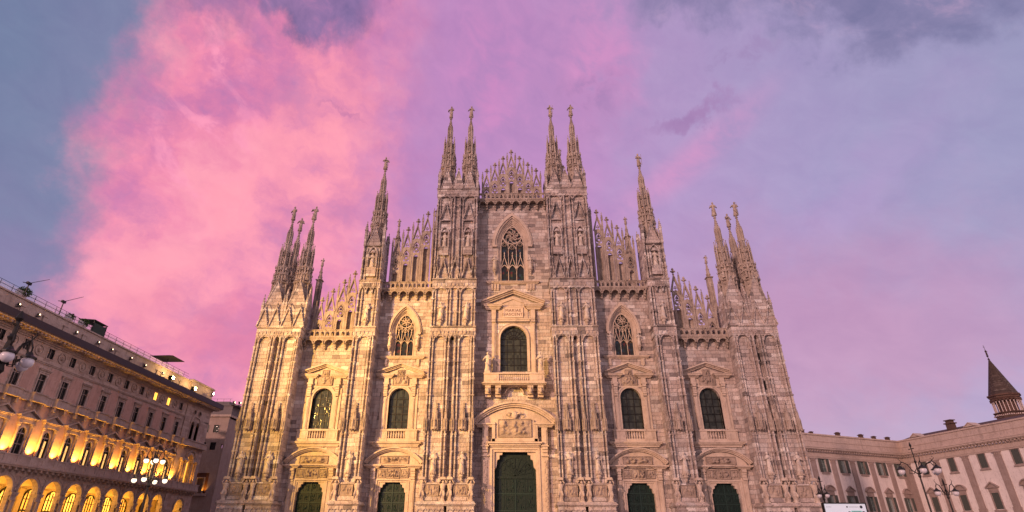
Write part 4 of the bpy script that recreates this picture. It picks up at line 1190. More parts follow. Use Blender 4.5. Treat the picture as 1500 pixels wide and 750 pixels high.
# cornice, gutter, attic
b = MB()
b.box(-56, 40.05, -.10, .1, 21.35, 21.5); b.box(-56, 40.1, -.18, .1, 21.502, 21.68)
b.box(-56, 40.1, -.15, .3, 23.75, 23.95); b.box(-56, 40.3, -.3, .3, 23.952, 24.15)
b.box(-56, 41.4, -1.5, .3, 24.48, 24.62); b.box(-56, 40.35, -.35, .3, 24.152, 24.478)
k = -32.
while k < 41:
    b.box(k, k+.26, -1.35, -.3, 24.2, 24.478); k += .672
for i in range(len(U)):
    u = U[i]+2.015
    if u > 31: continue
    b.band(arc(u, 22.8, .56, 0, 360, 18)[:-1], -.13, 0, -.12, .02, True); b.lathe([(.01,22.5),(.2,22.6),(.22,22.85),(.12,23.05),(.02,23.1)], u, -.06, 8)
b.build('cornice', PALTRIM, pal)
b = MB(); b.box(-56, 41.55, -1.68, -1.4, 24.62, 25.55); b.box(-56,41.55,-1.62,1.0,24.622,24.7); b.box(40.2,41.5,-1.4,4,24.7,25.5); b.build('gutter', FASCIA, pal)
b = MB()
b.box(-56, 32.2, 1.0, 1.4, 24.7, 28.1); b.box(-56, 32.2, .85, 1.5, 28.1, 28.3); b.box(-56,32.2,.92,1.2,25.6,25.75)
b.box(32.2, 40.4, .6, 6, 24.7, 28.3); b.box(32.0, 40.7, .4, 6.3, 28.3, 28.5); b.box(32.1,40.55,.5,6.2,28.5,28.62)
b.box(-56, 32.2, 1.4, 17.5, 27.9, 28.2)
for i in range(18):
    u = U[0]+4.03*i*.93
    if u < 31: b.box(u-.3, u+.3, .82, 1.0, 26.3, 27.3); b.box(u-.4,u+.4,.75,1.0,27.2,27.35); b.box(u-.22,u+.22,.7,.9,25.8,26.3)
b.build('attic', PALTRIM, pal)
b = MB()
for i in range(40):
    u = -40+1.85*i
    if u < 32: b.box(u-.02,u+.02,1.6,1.64,28.2,29.5)
for z in (28.6,29.05,29.5): b.box(-45,32,1.605,1.635,z-.02,z+.02)
b.build('terrace_railing', LEAD, pal)
b = MB(); b.box(-14, 30, 1.66, 1.675, 28.3, 29.35)
RAILG, N_, bs_ = new_mat('railing_glass'); bs_.inputs['Base Color'].default_value = (.8,.75,.8,1); bs_.inputs['Alpha'].default_value = .22; bs_.inputs['Roughness'].default_value = .05
b.build('glass_screen', RAILG, pal)

# windows (each its own part, pane below it)
def win_small():
    f = MB(); f.band([(.52,22.2),(.52,23.45),(-.52,23.45),(-.52,22.2)], -.14, 0, -.06, .12, True); f.box(-.02,.02,.08,.13,22.2,23.45)
    g = MB(); g.box(-.52,.52,.13,.17,22.2,23.45)
    return f, g
def win_mid():
    f = MB(); f.band([(.56,17.6),(.56,20.1),(-.56,20.1),(-.56,17.6)], -.2, 0, -.09, .12)
    f.box(-.85,.85,-.12,.02,20.32,20.55); f.box(-.95,.95,-.26,.02,20.55,20.68); f.box(-1.02,1.02,-.34,.02,20.68,20.78)
    f.box(-.02,.02,.08,.13,17.6,20.1); f.box(-.56,.56,.08,.125,19.4,19.46)
    g = MB(); g.box(-.56,.56,.13,.17,17.4,20.1)
    return f, g
def win_arch():
    f = MB(); f.band(round_open(0,.60,10.4,12.95,10), -.2, 0, -.1, .14)
    for sx in (-1,1):
        x = sx*1.05
        f.lathe([(.19,10.4),(.2,10.7),(.15,10.8),(.135,13.6),(.2,13.7),(.2,13.9)], x, -.22, 8); f.box(x-.24,x+.24,-.45,0,13.9,14.05)
    f.box(-1.3,1.3,-.32,0,14.05,14.5); f.box(-1.45,1.45,-.48,0,14.5,14.62); f.box(-1.55,1.55,-.6,0,14.622,14.75)
    f.band([(-1.6,14.76),(0,15.55),(1.6,14.76)], -.02,.16,-.6,0); f.prism([(-1.4,14.76),(1.4,14.76),(0,15.45)], -.2,0)
    f.box(-.6,.6,.06,.14,12.8,12.92); f.box(-.025,.025,.08,.14,10.4,13.5); f.box(-.6,.6,.08,.14,11.6,11.66)
    g = MB(); g.prism(round_open(0,.6,10.4,12.95,10), .14,.18)
    return f, g
for fn, lits in ((win_small, {13,14}), (win_mid, set()), (win_arch, {8,9,10,11,12,13,14,15})):
    f, g = fn(); fm = f.mesh('window', PALTRIM); gm = g.mesh('pane', DARKGLASS); gl_ = g.mesh('pane', LITGLASS)
    for i, u in enumerate(U):
        o = put('window', fm, pal, (u,0,0))
        if fn is win_arch and i in lits:
            put('pane', gm, o)
            l = MB(); l.box(.10,.40,.10,.13,10.5,12.5); l.build('curtain_light', CURT, o)
        else: put('pane', gl_ if i in lits else gm, o)
f = MB(); g = MB()
for u in (34.15,35.95):
    f.band(round_open(u,.55,17.6,20.5,10), -.16,0,-.3,.3); g.prism(round_open(u,.55,17.6,20.5,10), .28,.32); f.band(arc(u-.1+.0 if u<35 else u,22.7,.42,0,360,16)[:-1] if False else [(34.05+(1.9 if u>35 else 0)+.42*math.cos(R(30*i)),22.7+.42*math.sin(R(30*i))) for i in range(12)], -.12,0,-.28,.3,True)
    g.box(u-.6,u+.6,.33,.36,22.1,23.3)
f.lathe([(.12,17.7),(.1,18),(.09,20.4),(.16,20.6)], 35.05, -.25, 8); f.band(pointed(35.05,1.75,20.6,22.0,6), -.1,.1,-.35,0)
o = f.build('twin_window', PALTRIM, pal); g.build('pane', DARKGLASS, o)
f = MB(); g = MB()
for x in (33.05,34.55,36.85,38.35):
    f.lathe([(.22,10.4),(.23,10.7),(.17,10.8),(.15,13.8),(.24,13.95)], x, -.45, 10); f.box(x-.28,x+.28,-.75,0,13.95,14.15)
f.box(32.7,34.8,-.7,0,14.15,14.5); f.box(36.6,38.7,-.7,0,14.15,14.5); f.band(round_open(35.7,1.0,14.3,14.3,14), -.35,0,-.6,0); f.band(round_open(35.7,1.35,14.5,14.5,14), -.12,0,-.72,0)
f.band(arc(35.7,14.6,.7,0,360,14)[:-1], -.05,.05,.1,.2,True)
for x in (33.75,35.7,37.65): f.box(x-.03,x+.03,.2,.27,10.4,14.6)
g.box(33.2,34.3,.28,.32,10.4,13.9); g.prism(round_open(35.7,.95,10.4,14.3,10),.28,.32); g.box(37.1,38.2,.28,.32,10.4,13.9)
o = f.build('three_light_window', PALTRIM, pal); g.build('pane', glow('warm_glass',(1.0,.45,.05),1.6), o)

# lamps that belong to the palace: uplights on the balcony, lanterns in the arcade
def point(name, loc, e, c, r=.15):
    l = bpy.data.lights.new(name, 'POINT'); l.energy = e; l.color = c; l.shadow_soft_size = r
    o = bpy.data.objects.new(name, l); col.objects.link(o); o.location = loc; return o
def spot(name, loc, to, e, c, size, blend=.6, r=.1):
    l = bpy.data.lights.new(name, 'SPOT'); l.energy = e; l.color = c; l.spot_size = R(size); l.spot_blend = blend; l.shadow_soft_size = r
    o = bpy.data.objects.new(name, l); col.objects.link(o); o.location = loc
    o.rotation_euler = (Vector(to)-Vector(loc)).to_track_quat('-Z','Y').to_euler(); return o
AMB = (1.0, .44, .045)
ub = MB()
for i in range(len(U)):
    u = U[i]+2.015
    if u > 31: u = 31.0
    spot('uplight', (-60.5+.62, u, 10.42), (-60.5+.02, u, 12.7), 2700*random.uniform(.8,1.15), AMB, 110, .8, .06)
    ub.box(u-.12,u+.12,-.46,-.24,10.1,10.4); ub.box(u-.05,u+.05,-.7,-.3,10.0,10.1)
for u in (33.75, 37.65): spot('uplight', (-60.5+.62, u, 10.42), (-60.5+.2, u, 14), 240, AMB, 100, .8, .06)
ub.build('uplight_case', LEAD, pal)
for u in U+[35.8]: point('arcade_light', (-60.5-2.6, u, 6.7), 480*random.uniform(.55,1.2), (1.0,.52,.07), .25)

# roof floodlights on the attic (things of their own, parts: case, lens, bracket)
FLENS = glow('floodlight_lens', (1.0,.72,.42), 5); FLENS2 = glow('floodlight_lens_far', (1.0,.66,.22), 160)
def floodlight(loc, label, s=1.0, mat=None, group='floodlights along the roof of the left palace'):
    t = thing('floodlight', label, 'floodlight', loc, 0, group)
    b = MB(); b.box(-.12*s,.12*s,-.2*s,.2*s,-.14*s,.14*s); b.box(-.18*s,-.10*s,-.24*s,.24*s,-.18*s,.18*s) ; b.build('case', LEAD, t)
    b = MB(); b.lathe([(.13*s,.121*s),(.13*s,.14*s)],0,0,14); o = b.build('lens', mat or FLENS, t); o.rotation_euler = (0,R(90),0); o.location = (.0,0,0)
    b = MB(); b.box(-.04,.04,-.26*s,-.2*s,-.4*s,.05*s); b.box(-.04,.04,.2*s,.26*s,-.4*s,.05*s); b.box(-.4*s,.06,-.26*s,.26*s,-.44*s,-.38*s); b.build('bracket', LEAD, t)
    return t
ords = ['first','second','third','fourth','fifth','sixth','seventh','eighth']
for i, (y, z) in enumerate(((-9.6,27.2),(-6.3,27.1),(.66,27.15),(5.3,27.2),(8.5,27.1),(13.3,27.2),(17.2,27.1),(22.4,27.15))):
    floodlight((-61.15,y,z-.0), 'small lit white floodlight on attic of left palace, %s from the left' % ords[i], .72)
floodlight((-59.7,23.0,26.45), 'large glaring yellow floodlight on gutter below the dark roof canopy', 2.1, FLENS2)
floodlight((-59.7,30.7,26.4), 'large glaring yellow floodlight right of the brightest one, before the corner block', 2.1, FLENS2)
floodlight((-59.5,37.4,27.0), 'lit yellow floodlight on the right end of the palace corner block', 1.15, FLENS2)
point('flood_spill', (-59.1,23.0,26.9), 900, (1,.6,.2), .2); point('flood_spill', (-59.1,30.7,26.85), 700, (1,.6,.2), .2); point('flood_spill', (-59.0,37.4,27.2), 250, (1,.6,.2), .2)
# added unseen spot above the palace roof, without fixture, gilding the church front
FL = 1.0
spot('added_front_spot', (-59.2,-55,27.8), (-15.5,0,19), 430000*FL, (1.0,.55,.10), 38, 1.0, .35)

# roof terrace furniture
LEAF = plain('leaf_green', (.05,.09,.03), .7, 0, .2, 9, .5)
TERRA = plain('terracotta', (.22,.09,.055), .8)
def shrub(loc, r, label, seed):
    t = thing('potted_shrub', label, 'shrub', loc, 0, 'plants on the palace roof terrace'); rd = random.Random(seed)
    b = MB(); b.lathe([(.28,0),(.4,.55),(.44,.6),(.44,.68)],0,0,12); b.build('pot', TERRA, t)
    b = MB()
    for _ in range(420):
        d = Vector((rd.gauss(0,1),rd.gauss(0,1),rd.gauss(0,1))).normalized()*r*rd.uniform(.45,1.05); d.z = d.z*.8+.75+r*.55
        a = Vector((rd.uniform(-1,1),rd.uniform(-1,1),rd.uniform(-1,1))).normalized()*.14; c = a.cross(Vector((rd.uniform(-1,1),rd.uniform(-1,1),1))).normalized()*.08
        b.add([d-a, d+c, d+a, d-c], [(0,1,2,3)])
    b.tube([(0,0,.5),(.03,.02,1.2)], .04); b.build('foliage', LEAF, t)
shrub((-62.6,-8.2,28.2), .85, 'round green shrub in a pot on the roof terrace, beside the first boom', 1)
shrub((-62.6,.3,28.2), .6, 'low grey green shrub on the roof terrace between second boom and dark awning', 2)
shrub((-62.6,3.1,28.2), .75, 'green shrub on the roof terrace directly left of the dark awning', 3)
def boom(loc, ln, label, ang):
    t = thing('boom_pole', label, 'pole', loc, 0, 'booms above the terrace railing')
    b = MB(); b.box(-.05,.05,-.05,.05,0,2.3); b.build('post', LEAD, t)
    b = MB(); b.tube([(0,-.9,2.3-.25),(0,0,2.3),(0,ln*math.cos(R(ang)),2.3+ln*math.sin(R(ang)))], .055, 6, .03); b.box(-.12,.12,-.35,.3,2.1,2.42); b.build('arm', LEAD, t)
boom((-62.0,-8.6,28.2), 3.2, 'thin dark boom slanting over the terrace railing above the round shrub', 33)
boom((-62.0,-2.4,28.2), 3.6, 'thin dark boom slanting over the terrace railing left of the grey green shrub', 33)
t = thing('roof_awning', 'dark box shaped awning standing on the roof terrace beside green shrubs', 'awning', (-63.2,5.6,28.2))
b = MB(); b.add([(-1.3,-1.5,2.2),(1.3,-1.5,2.0),(1.3,1.5,2.0),(-1.3,1.5,2.2),(-1.3,-1.5,2.3),(1.3,-1.5,2.1),(1.3,1.5,2.1),(-1.3,1.5,2.3)], [(3,2,1,0),(4,5,6,7),(0,1,5,4),(1,2,6,5),(2,3,7,6),(3,0,4,7)]); b.build('canopy', plain('dark_green_cloth',(.02,.03,.028),.8), t)
for x in (-1.2,1.2):
    for y in (-1.4,1.4):
        b = MB(); b.box(x-.04,x+.04,y-.04,y+.04,0,2.05); b.build('post', LEAD, t)
b = MB(); b.box(-1.2,1.2,1.3,1.36,.1,1.9); b.box(1.2,1.25,-1.3,1.3,.1,1.7); b.build('side_curtain', plain('green_curtain',(.03,.045,.04),.8), t)
t = thing('terrace_parasol', 'flat dark parasol over the roof terrace above the brightest floodlight', 'parasol', (-62.8,25.3,28.2))
b = MB(); b.lathe([(2.9,2.35),(2.85,2.4),(.1,3.05)],0,0,4,R(45)); b.build('canopy', plain('dark_canvas',(.03,.028,.035),.8), t)
b = MB(); b.frustum(0,0,0,2.9,.05,.05,8); b.box(-.4,.4,-.4,.4,0,.1); b.build('pole', LEAD, t)

# =================================================================== BLOCK BEHIND, BETWEEN PALACE AND CHURCH
BEIGE = wall_stone('beige_render', (.30,.22,.19), (.35,.265,.23), (.38,.30,.26), blocks=False, streak=.3, bstr=.15)
GREYR = plain('roof_render', (.17,.145,.15), .8)
cb = thing('corner_block', 'plain beige block with square dark windows behind the left palace', 'building', (0,52,0))
b = MB()
hs = []
SQ = [(-65.6,24.0),(-63.9,24.0),(-66.0,20.6),(-64.3,20.6),(-66.3,17.2)]
SQ = [(-67.04,22.75),(-64.76,22.75),(-66.94,19.12),(-64.69,19.12)]
for x, z in SQ: hs.append(rect(x-.62,x+.62,z-.8,z+.8))
hs.append(rect(-67.3,-64.1,9.7,13.7))
hs.append(rect(-62.95,-62.55,18.7,19.6))
b.plate(rect(-86,-62.35,0,25.3), hs, 0, .5)
b.box(-62.85,-62.35,.5,40,0,25.3); b.box(-86,-62.35,.5,40,25.0,25.3); b.box(-62.34,-62.2,0,.0,0,0)
b.build('wall', BEIGE, cb)
b = MB(); b.box(-86,-62.0,-.35,.02,25.3,25.75); b.box(-62.37,-62.0,.02,40,25.3,25.75); b.build('cornice', PALTRIM, cb)
b = MB(); b.box(-86,-62.6,1.0,38,25.3,27.9); b.box(-86,-61.5,.8,38.2,27.9,28.15); b.box(-86,-64.5,3,30,28.2,29.3); b.build('roof', GREYR, cb)
b = MB(); b.box(-86,-63.1,.9,.94,29.4,29.45)
for k in range(16): b.box(-86+1.5*k,-85.96+1.5*k,.9,.94,28.2,29.4)
b.build('railing', LEAD, cb)
for x, z in SQ:
    f = MB(); f.band(rect(x-.62,x+.62,z-.8,z+.8), -.1, 0, -.05, .15, True); o = f.build('window', PALTRIM, cb)
    g = MB(); g.box(x-.62,x+.62,.12,.16,z-.8,z+.8); g.build('pane', DARKGLASS, o)
f = MB(); f.band([(-65.0,9.7),(-65.0,12.7),(-66.45,12.7),(-66.45,9.7)], -.14, 0, -.1, .4); f.box(-67.6,-63.8,-.5,0,9.2,9.65)
o = f.build('niche_frame', PALTRIM, cb)
g = MB(); g.box(-67.3,-64.1,.4,.5,9.7,13.7); g.build('niche_back', plain('brick_red',(.16,.07,.045),.9), o)
g = MB(); g.box(-66.45,-65.0,.35,.39,9.7,12.7); g.build('pane', plain('brown_blind',(.16,.11,.08),.8), o)
for x in (-66.9,-64.55): spot('uplight', (x,51.7,9.75), (x,52.2,12), 260, AMB, 90, .8, .05)
floodlight((-62.4,52.8,28.6), 'pale lit floodlight on the roof of the beige block beside the cathedral, left one', 1.4, FLENS, 'floodlights on the beige block')
floodlight((-61.9,54.5,28.9), 'pale lit floodlight on the roof of the beige block beside the cathedral, right one', 1.4, FLENS, 'floodlights on the beige block')

# =================================================================== ROYAL PALACE ON THE RIGHT (two wings meeting in a corner)
PRW = wall_stone('pale_plaster', (.69,.62,.59), (.77,.70,.67), (.82,.76,.73), blocks=False, streak=.25, bstr=.12, nscale=2)
PRT = wall_stone('brown_trim', (.27,.205,.185), (.34,.265,.24), (.39,.31,.285), blocks=False, streak=.3, bstr=.2)
PRC = wall_stone('ochre_cornice', (.42,.33,.285), (.50,.40,.35), (.55,.45,.40), blocks=False, streak=.35, bstr=.25)
SHUT = plain('green_shutter', (.085,.095,.085), .7)
GREENGLASS = glass_mat('greenish_glass', (.10,.14,.13))
TILE = plain('roof_tile', (.085,.05,.045), .85)
rp = thing('pilastered_palace', 'long pale plaster palace with brown pilasters, two wings meeting at an inner corner', 'palace', (102.32,85.07,0))
def wing(ang, us, pils, x0, x1, shut_closed, first_round, roof_top):
    rz = R(ang)
    b = MB(); holes = []
    for u in us:
        holes += [rect(u-.85,u+.85,16.5,19.45), rect(u-.85,u+.85,8.0,11.3), rect(u-.9,u+.9,1.2,5.0)]
    b.plate(rect(x0,x1,0,20), holes, 0, .5); b.box(x0,x1,10,10.5,0,20); 
    b.build('wall', PRW, rp, None, rz)
    b = MB()
    for p in pils:
        b.box(p-.8,p+.8,-.16,.0,8.3,18.6); b.box(p-.95,p+.95,-.26,0,6.6,8.3); b.box(p-.88,p+.88,-.22,0,18.6,18.75); b.box(p-.8,p+.8,-.18,0,18.75,19.3); b.box(p-1.0,p+1.0,-.34,0,19.3,19.55)
        for q in (-.5,0,.5): b.lathe([(.05,18.8),(.16,19.0),(.2,19.25)], p+q, -.2, 6)
    b.box(x0,x1,-.22,0,6.3,6.6)
    b.build('pilaster_row', PRT, rp, None, rz) if False else None
    for p in pils:
        m = MB(); m.box(p-.8,p+.8,-.16,.0,8.3,18.6); m.box(p-.95,p+.95,-.26,0,6.602,8.3); m.box(p-.88,p+.88,-.22,0,18.6,18.75); m.box(p-.8,p+.8,-.18,0,18.75,19.3); m.box(p-1.0,p+1.0,-.34,0,19.3,19.55)
        for q in (-.5,0,.5): m.lathe([(.05,18.8),(.16,19.0),(.2,19.25)], p+q, -.2, 6)
        m.build('pilaster', PRT, rp, None, rz)
    b = MB()
    b.box(x0,x1,-.2,.1,19.56,19.85); b.box(x0,x1,-.3,.1,19.852,20.0); b.box(x0,x1,-.12,.1,20.002,20.9); b.box(x0,x1,-.3,.1,20.902,21.1)
    k = x0+.2
    while k < x1-.3: b.box(k,k+.32,-.78,-.1,21.1,21.42); k += .82
    b.box(x0,x1,-.95,.1,21.43,21.6); b.box(x0,x1,-1.15,.1,21.602,21.95); b.box(x0,x1,-1.25,.1,21.952,22.1)
    b.box(x0,x1,-.2,.3,22.102,25.0); b.box(x0,x1,-.42,.35,25.0,25.35); b.box(x0,x1,-.3,.1,23.5,23.62); b.box(x0,x1,-.34,.1,22.102,22.5)
    for p in pils: b.box(p-.06,p+.06,-.225,0,22.5,25.0)
    b.box(x0,x1,-.25,.1,6.3,6.6)
    b.build('cornice', PRC, rp, None, rz)
    b = MB(); b.add([(x0,.35,25.2),(x1,.35,25.2),(x1,6,roof_top),(x0,6,roof_top),(x1,11,25.2),(x0,11,25.2)], [(0,1,2,3),(3,2,4,5),(0,3,5),(1,4,2)]); b.build('roof', TILE, rp, None, rz)
    for i, u in enumerate(us):
        f = MB(); f.band(rect(u-.85,u+.85,16.5,19.45), -.22, 0, -.08, .3, True); f.box(u-1.25,u+1.25,-.22,0,16.0,16.28)
        o = f.build('window', PRT, rp, None, rz)
        pane(o, u, 16.5, 19.45, shut_closed)
        f = MB(); f.band([(u+.85,7.9),(u+.85,11.3),(u-.85,11.3),(u-.85,7.9)], -.25, 0, -.1, .3); f.box(u-1.1,u+1.1,-.16,0,11.55,12.3); f.box(u-1.5,u+1.5,-.4,0,12.3,12.5)
        f.box(u-1.3,u+1.3,-.3,0,7.5,7.9)
        if (i % 2 == 0) == first_round:
            rr = (1.55**2+1.1**2)/(2*1.1); a = math.degrees(math.asin(1.55/rr)); ap = arc(u, 12.5+1.1-rr, rr, 90+a, 90-a, 12)
        else: ap = [(u-1.55,12.5),(u,13.6),(u+1.55,12.5)]
        f.band(ap, -.2, 0, -.45, 0); f.prism([(u-1.35,12.5)]+[(x,z-.1) for x,z in ap[1:-1]]+[(u+1.35,12.5)], -.15, 0)
        o = f.build('window', PRT, rp, None, rz)
        pane(o, u, 8.0, 11.3, shut_closed)
        f = MB(); f.band(rect(u-.9,u+.9,1.2,5.0), -.2, 0, -.08, .3, True); o = f.build('window', PRT, rp, None, rz); g = MB(); g.box(u-.9,u+.9,.3,.34,1.2,5.0); g.build('pane', DARKGLASS, o)
def pane(o, u, z0, z1, closed):
    g = MB(); g.box(u-.85,u+.85,.32,.36,z0,z1); g.build('pane', GREENGLASS, o)
    if not closed and int(abs(u)*3+z0) % 3:
        c_ = MB(); c_.box(u-.8,u-.25,.305,.318,z0,z1); c_.box(u+.25,u+.8,.305,.318,z0,z1); c_.build('curtain', plain_white, o)
    f = MB(); f.box(u-.04,u+.04,.26,.31,z0,z1)
    for k in (1,2): f.box(u-.85,u+.85,.26,.31,z0+(z1-z0)*k/3-.03,z0+(z1-z0)*k/3+.03)
    f.build('sash', plain_white, o)
    for sx in (-1,1):
        s = MB()
        if closed:
            s.box(u+sx*.43-.41,u+sx*.43+.41,.02,.1,z0,z1)
            for k in range(18):
                z = z0+(z1-z0)*(k+.5)/18; s.box(u+sx*.43-.36,u+sx*.43+.36,-.01,.06,z-.02,z+.05)
        else:
            s.box(u+sx*1.3-.42,u+sx*1.3+.42,-.2,-.12,z0-.05,z1+.05)
            for k in range(16):
                z = z0+(z1-z0)*(k+.5)/16; s.box(u+sx*1.3-.36,u+sx*1.3+.36,-.24,-.18,z-.02,z+.05)
        s.build('shutter', SHUT, o)
plain_white = plain('window_sash', (.30,.34,.33), .6)
wing(22.6, [-(2.5+6.55*k) for k in range(7)], [-(5.85+6.55*k) for k in range(6)]+[-.85], -48, 0.4, False, True, 26.6)
wing(-78.84, [5.65+7.72*k for k in range(7)], [9.4+7.75*k for k in range(6)]+[1.0], -.4, 60, True, False, 27.0)
# roof furniture of the palace
CHIM = plain('chimney_brick', (.10,.06,.05), .9)
def on_roof(rx, ang, y, z): # point in a wing's frame -> palace frame
    a = R(ang); return (rx*math.cos(a)-y*math.sin(a), rx*math.sin(a)+y*math.cos(a), z)
for rx, ang, y, s in ((-31.5,22.6,1.6,.8),(-28.0,22.6,2.0,.55),(-19.3,22.6,1.6,.8),(-11.2,22.6,1.5,.8),(-6.5,22.6,1.5,.65),(-1.2,22.6,1.6,.75)):
    b = MB(); b.box(-.55*s,.55*s,-.4,.4,-.6,.75*s); b.box(-.7*s,.7*s,-.55,.55,.75*s,.95*s); b.box(-.45*s,.45*s,-.3,.3,.95*s,1.15*s)
    b.build('chimney', CHIM, rp, on_roof(rx,ang,y,25.7), R(ang))
b = MB(); b.box(-.8,.8,-.6,.6,-.8,1.5); b.box(-1.05,1.05,-.85,.85,1.5,1.75); b.box(-.7,.7,-.5,.5,1.75,2.25); b.box(-.95,.95,-.75,.75,2.25,2.45); b.box(-.9,.9,-.7,.7,.2,.35)
b.build('chimney', CHIM, rp, on_roof(13.6,-78.84,3.2,26.0), R(-78.84))
for rx in (4.6, 20.0):
    b = MB(); b.prism([(-1.2,0),(1.2,0),(0,.75)], -.2, 2); b.band([(-1.35,-.03),(0,.8),(1.35,-.03)], -.02,.12,-.35,2.0)
    b.build('dormer', PRC, rp, on_roof(rx,-78.84,1.2,25.75), R(-78.84))
b = MB(); b.prism([(-4,0),(4,0),(1.5,2.2),(-1.5,2.2)], 0, 6); b.build('skylight', plain('roof_sheet',(.35,.30,.30),.4,.2), rp, on_roof(31,-78.84,8,25.9), R(-78.84))

# =================================================================== BELL TOWER
BRICK = stone_mat('tower_brick', [(0,(.07,.037,.030)),(.5,(.10,.052,.041)),(1,(.14,.075,.058))], bw=.5, bh=.16, streak=.4, bstr=.3)
CONE = stone_mat('cone_brick', [(0,(.035,.024,.021)),(.5,(.05,.034,.03)),(1,(.075,.05,.043))], bw=.5, bh=.25, streak=.3, bstr=.4)
PALE = plain('pale_stone_shaft', (.55,.45,.42), .7)
bt = thing('bell_tower', 'brick octagonal bell tower with colonnaded gallery and brown cone roof', 'tower', (138.9,90,0))
b = MB(); P8 = R(22.5)
b.lathe([(3.9,0),(3.9,28.8)],0,0,8,P8); b.lathe([(3.55,28.8),(3.5,33.4)],0,0,8,P8)
for z, r_ in ((28.6,4.15),(29.0,4.0),(31.4,3.72),(33.0,3.75),(33.4,3.95)): b.lathe([(r_-.2,z),(r_,z+.12),(r_,z+.3),(r_-.25,z+.34)],0,0,8,P8)
b.lathe([(2.3,33.6),(2.3,37.6)],0,0,8,P8); b.lathe([(3.3,37.4),(3.55,37.6),(3.6,38.0),(3.9,38.15),(3.9,38.5),(3.4,38.55)],0,0,8,P8)
b.build('shaft', BRICK, bt)
b = MB()
for k in range(24):
    a = R(15*k+7.5); rr = 3.3*math.cos(P8)/math.cos(((a-P8+P8) % R(45))-P8)
    b.lathe([(.16,33.7),(.11,33.9),(.10,36.4),(.2,36.7)], rr*math.cos(a), rr*math.sin(a), 8)
b.build('gallery_column', PALE, bt)
b = MB()
for k in range(48):
    a = R(7.5*k); 
    for z, r_ in ((29.35,3.72),(33.05,3.72)):
        rr = r_*math.cos(P8)/math.cos((a % R(45))-P8)
        b.cbox(rr*math.cos(a), rr*math.sin(a), z-.12, .22, .22, .35)
b.build('corbel_frieze', PALE, bt)
b = MB()
for k in range(24):
    a0 = R(15*k)
    for q in range(6):
        a = a0+R(15*q/6); zz = 36.7+.45*math.sin(math.pi*q/6)
        rr = 3.3*math.cos(P8)/math.cos((a % R(45))-P8)
        b.cbox(rr*math.cos(a), rr*math.sin(a), (zz+37.5)/2, .3, .3, 37.5-zz)
b.build('gallery_arch', BRICK, bt)
b = MB(); b.lathe([(3.45,38.5),(3.3,38.9),(.12,48.9)],0,0,16); b.build('cone_roof', CONE, bt)
b = MB(); b.lathe([(.15,48.7),(.3,48.9),(.12,49.2),(.08,49.6),(.32,49.9),(.08,50.2)],0,0,8); b.tube([(0,0,50),(0,0,53.2)], .05)
st_ = STATUES[1]; b.mat = Matrix.Translation((0,0,50.2)) @ Matrix.Scale(.8,4); b.add(st_.v, st_.f); b.mat = None
b.cbox(0,0,52.6,.5,.08,.08); b.build('finial', plain('old_copper',(.06,.04,.035),.6,.4), bt)
for k in range(8):
    a = R(45*k); c, s = math.cos(a), math.sin(a)
    f = MB(); f.mat = Matrix.Rotation(a+R(90),4,'Z')
    f.band(round_open(0,.42,29.6,30.6,8), -.15,0,-3.38,-3.2); f.mat = None
    o = f.build('window', BRICK, bt)
    g = MB(); g.mat = Matrix.Rotation(a+R(90),4,'Z'); g.prism(round_open(0,.42,29.6,30.6,8), -3.31,-3.27); g.mat = None; g.build('opening', LEAD, o)

# =================================================================== STREET LAMPS
GLOBE = plain('opal_globe', (.62,.60,.66), .25, 0, .5, 1, .05, 0)
GLOBEL = glow('lit_globe', (1.0,.84,.62), 1.7)
def lamp(loc, label, zg, arms, lit=False, upper=None, rad=.85, gr=.24, rz=0, top=1.4, angs=None, ps=1.0):
    """cast iron candelabrum: fluted post, scroll arms, globes under metal caps"""
    t = thing('street_lamp', label, 'street lamp', loc, rz, 'cast iron street lamps on the square')
    b = MB(); b.lathe([(r_*ps, z_) for r_, z_ in [(.42,0),(.42,.3),(.3,.4),(.34,.9),(.2,1.1),(.16,1.3),(.11,2.2),(.14,2.25),(.09,2.4),(.075,zg-.4),(.14,zg-.3),(.09,zg-.1),(.07,zg+.6),(.12,zg+.7),(.05,zg+.8),(.05,zg+top-.2),(.12,zg+top-.1),(.02,zg+top+.15)]],0,0,10)
    b.box(-.02,.02,-.3,.3,zg+top-.35,zg+top-.3); b.build('post', LEAD, t)
    rings = [(zg, rad, arms, 0)]+([upper] if upper else [])
    for z, rd_, n, ph in rings:
        for k in range(n):
            a = (R(360*k/n)+ph) if angs is None or z != zg else R(angs[k]); c, s = math.cos(a), math.sin(a)
            P_ = lambda r_, zz: (r_*c, r_*s, zz)
            m = MB(); m.tube([P_(.05,z-.15),P_(rd_*.35,z+.1),P_(rd_*.55,z+.52),P_(rd_*.85,z+.66),P_(rd_,z+.45),P_(rd_,z+gr*1.6)], .032, 6)
            m.tube([P_(.05,z+.25),P_(rd_*.3,z-.12),P_(rd_*.55,z-.1),P_(rd_*.5,z+.15),P_(rd_*.36,z+.08)], .022, 5)
            m.lathe([(.05,z+gr*1.75),(gr*.55,z+gr*1.25),(gr*1.2,z+gr*.85),(gr*1.2,z+gr*.62)], rd_*c, rd_*s, 12)
            m.tube([P_(rd_*.85,z+.66),P_(rd_*1.0,z+.85),P_(rd_*.9,z+.95)], .02, 5)
            o = m.build('arm', LEAD, t)
            g = MB(); pr = [(gr*math.sin(R(q)), z-gr*math.cos(R(q))) for q in range(2,179,16)]
            g.lathe(pr, rd_*c, rd_*s, 16); g.build('globe', GLOBEL if lit else GLOBE, o, smooth=True)
    return t
lamp((-15.65,-56.4,0), 'near cast iron street lamp with unlit white globes at the left edge', 6.30, 6, rad=.62, gr=.175, rz=.35)
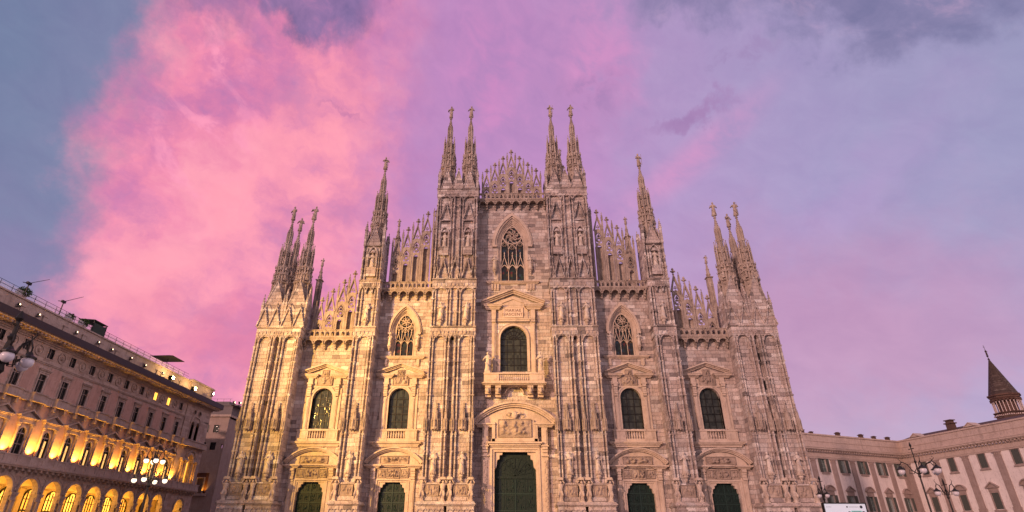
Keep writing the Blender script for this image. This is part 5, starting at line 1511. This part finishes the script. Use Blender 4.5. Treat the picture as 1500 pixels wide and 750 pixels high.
lamp((-24.6,-33,0), 'lit many globed street lamp in front of the glowing palace arcade', 4.98, 4, True, (6.2,.50,4,.5), rad=.95, gr=.155, rz=.2)
point('lamp_glow', (-24.6,-33,5.6), 160, (1,.7,.35), .4)
lamp((28.5,-28.7,0), 'tall unlit street lamp with four globes before the right palace corner', 6.1, 4, rad=1.25, gr=.22, top=1.9, angs=[185,300,250,2], rz=0, ps=.7)
lamp((31.9,-26,0), 'unlit two globe street lamp right of the four globe lamp', 4.9, 2, rad=.66, gr=.2, top=.9, angs=[180,0], ps=.65)
lamp((28.9,-14,0), 'dark street lamp behind the white screen beside the cathedral', 5.45, 4, rad=.45, gr=.2, top=1.6, rz=.4)

# =================================================================== PUBLIC SCREEN
t = thing('information_screen', 'pale blue lit outdoor screen in a dark frame right of the cathedral', 'screen', (27.15,-20.5,0))
b = MB(); b.box(-1.75,1.75,.06,.3,1.1,4.5); b.band(rect(-1.75,1.75,1.1,4.5), -.02, .06, -.02, .3, True); b.build('frame', LEAD, t)
SCR = glow('screen_face', (.56,.64,.74), .34)
b = MB(); b.box(-1.7,1.7,.03,.06,1.15,4.45); o = b.build('display', SCR, t)
INK = plain('screen_ink', (.03,.04,.06), .6); TEAL = glow('screen_teal', (.25,.50,.50), .35)
b = MB()
b.prism(arc(1.31,4.2,.11,0,360,18)[:-1], .0,.031); b.prism(arc(.16,4.2,.06,0,360,8)[:-1], .0,.031)
for k in range(10): b.box(.31+k*.082,.36+k*.082,.015,.031,4.18,4.21)
for k in range(6): b.box(-1.55+k*.075,-1.50+k*.075,.015,.031,4.18,4.20)
b.prism(arc(.27,3.76,.11,0,360,7)[:-1], .0,.031); b.box(1.33,1.50,.0,.031,3.66,3.88)
for k in range(12): b.box(.48+k*.062,.52+k*.062,-.004,.02,3.84,3.88)
b.build('printed_marks', INK, o)
b = MB(); b.box(.43,1.27,.005,.031,3.1,3.92); b.build('picture_tile', TEAL, o)
for x in (-1.4,1.4):
    b = MB(); b.box(x-.15,x+.15,.1,.4,0,1.1); b.build('leg', LEAD, t)

# =================================================================== GROUND
PAVE = stone_mat('square_paving', [(0,(.16,.14,.135)),(.5,(.2,.18,.17)),(1,(.25,.22,.21))], bw=.8, bh=1e6, rough=.6, blocks=False, streak=.1)
b = MB(); S = 1500
b.add([(-S,-S,0),(S,-S,0),(S,S,0),(-S,S,0)], [(0,1,2,3)])
g = b.build('ground', PAVE); g['kind'] = 'structure'
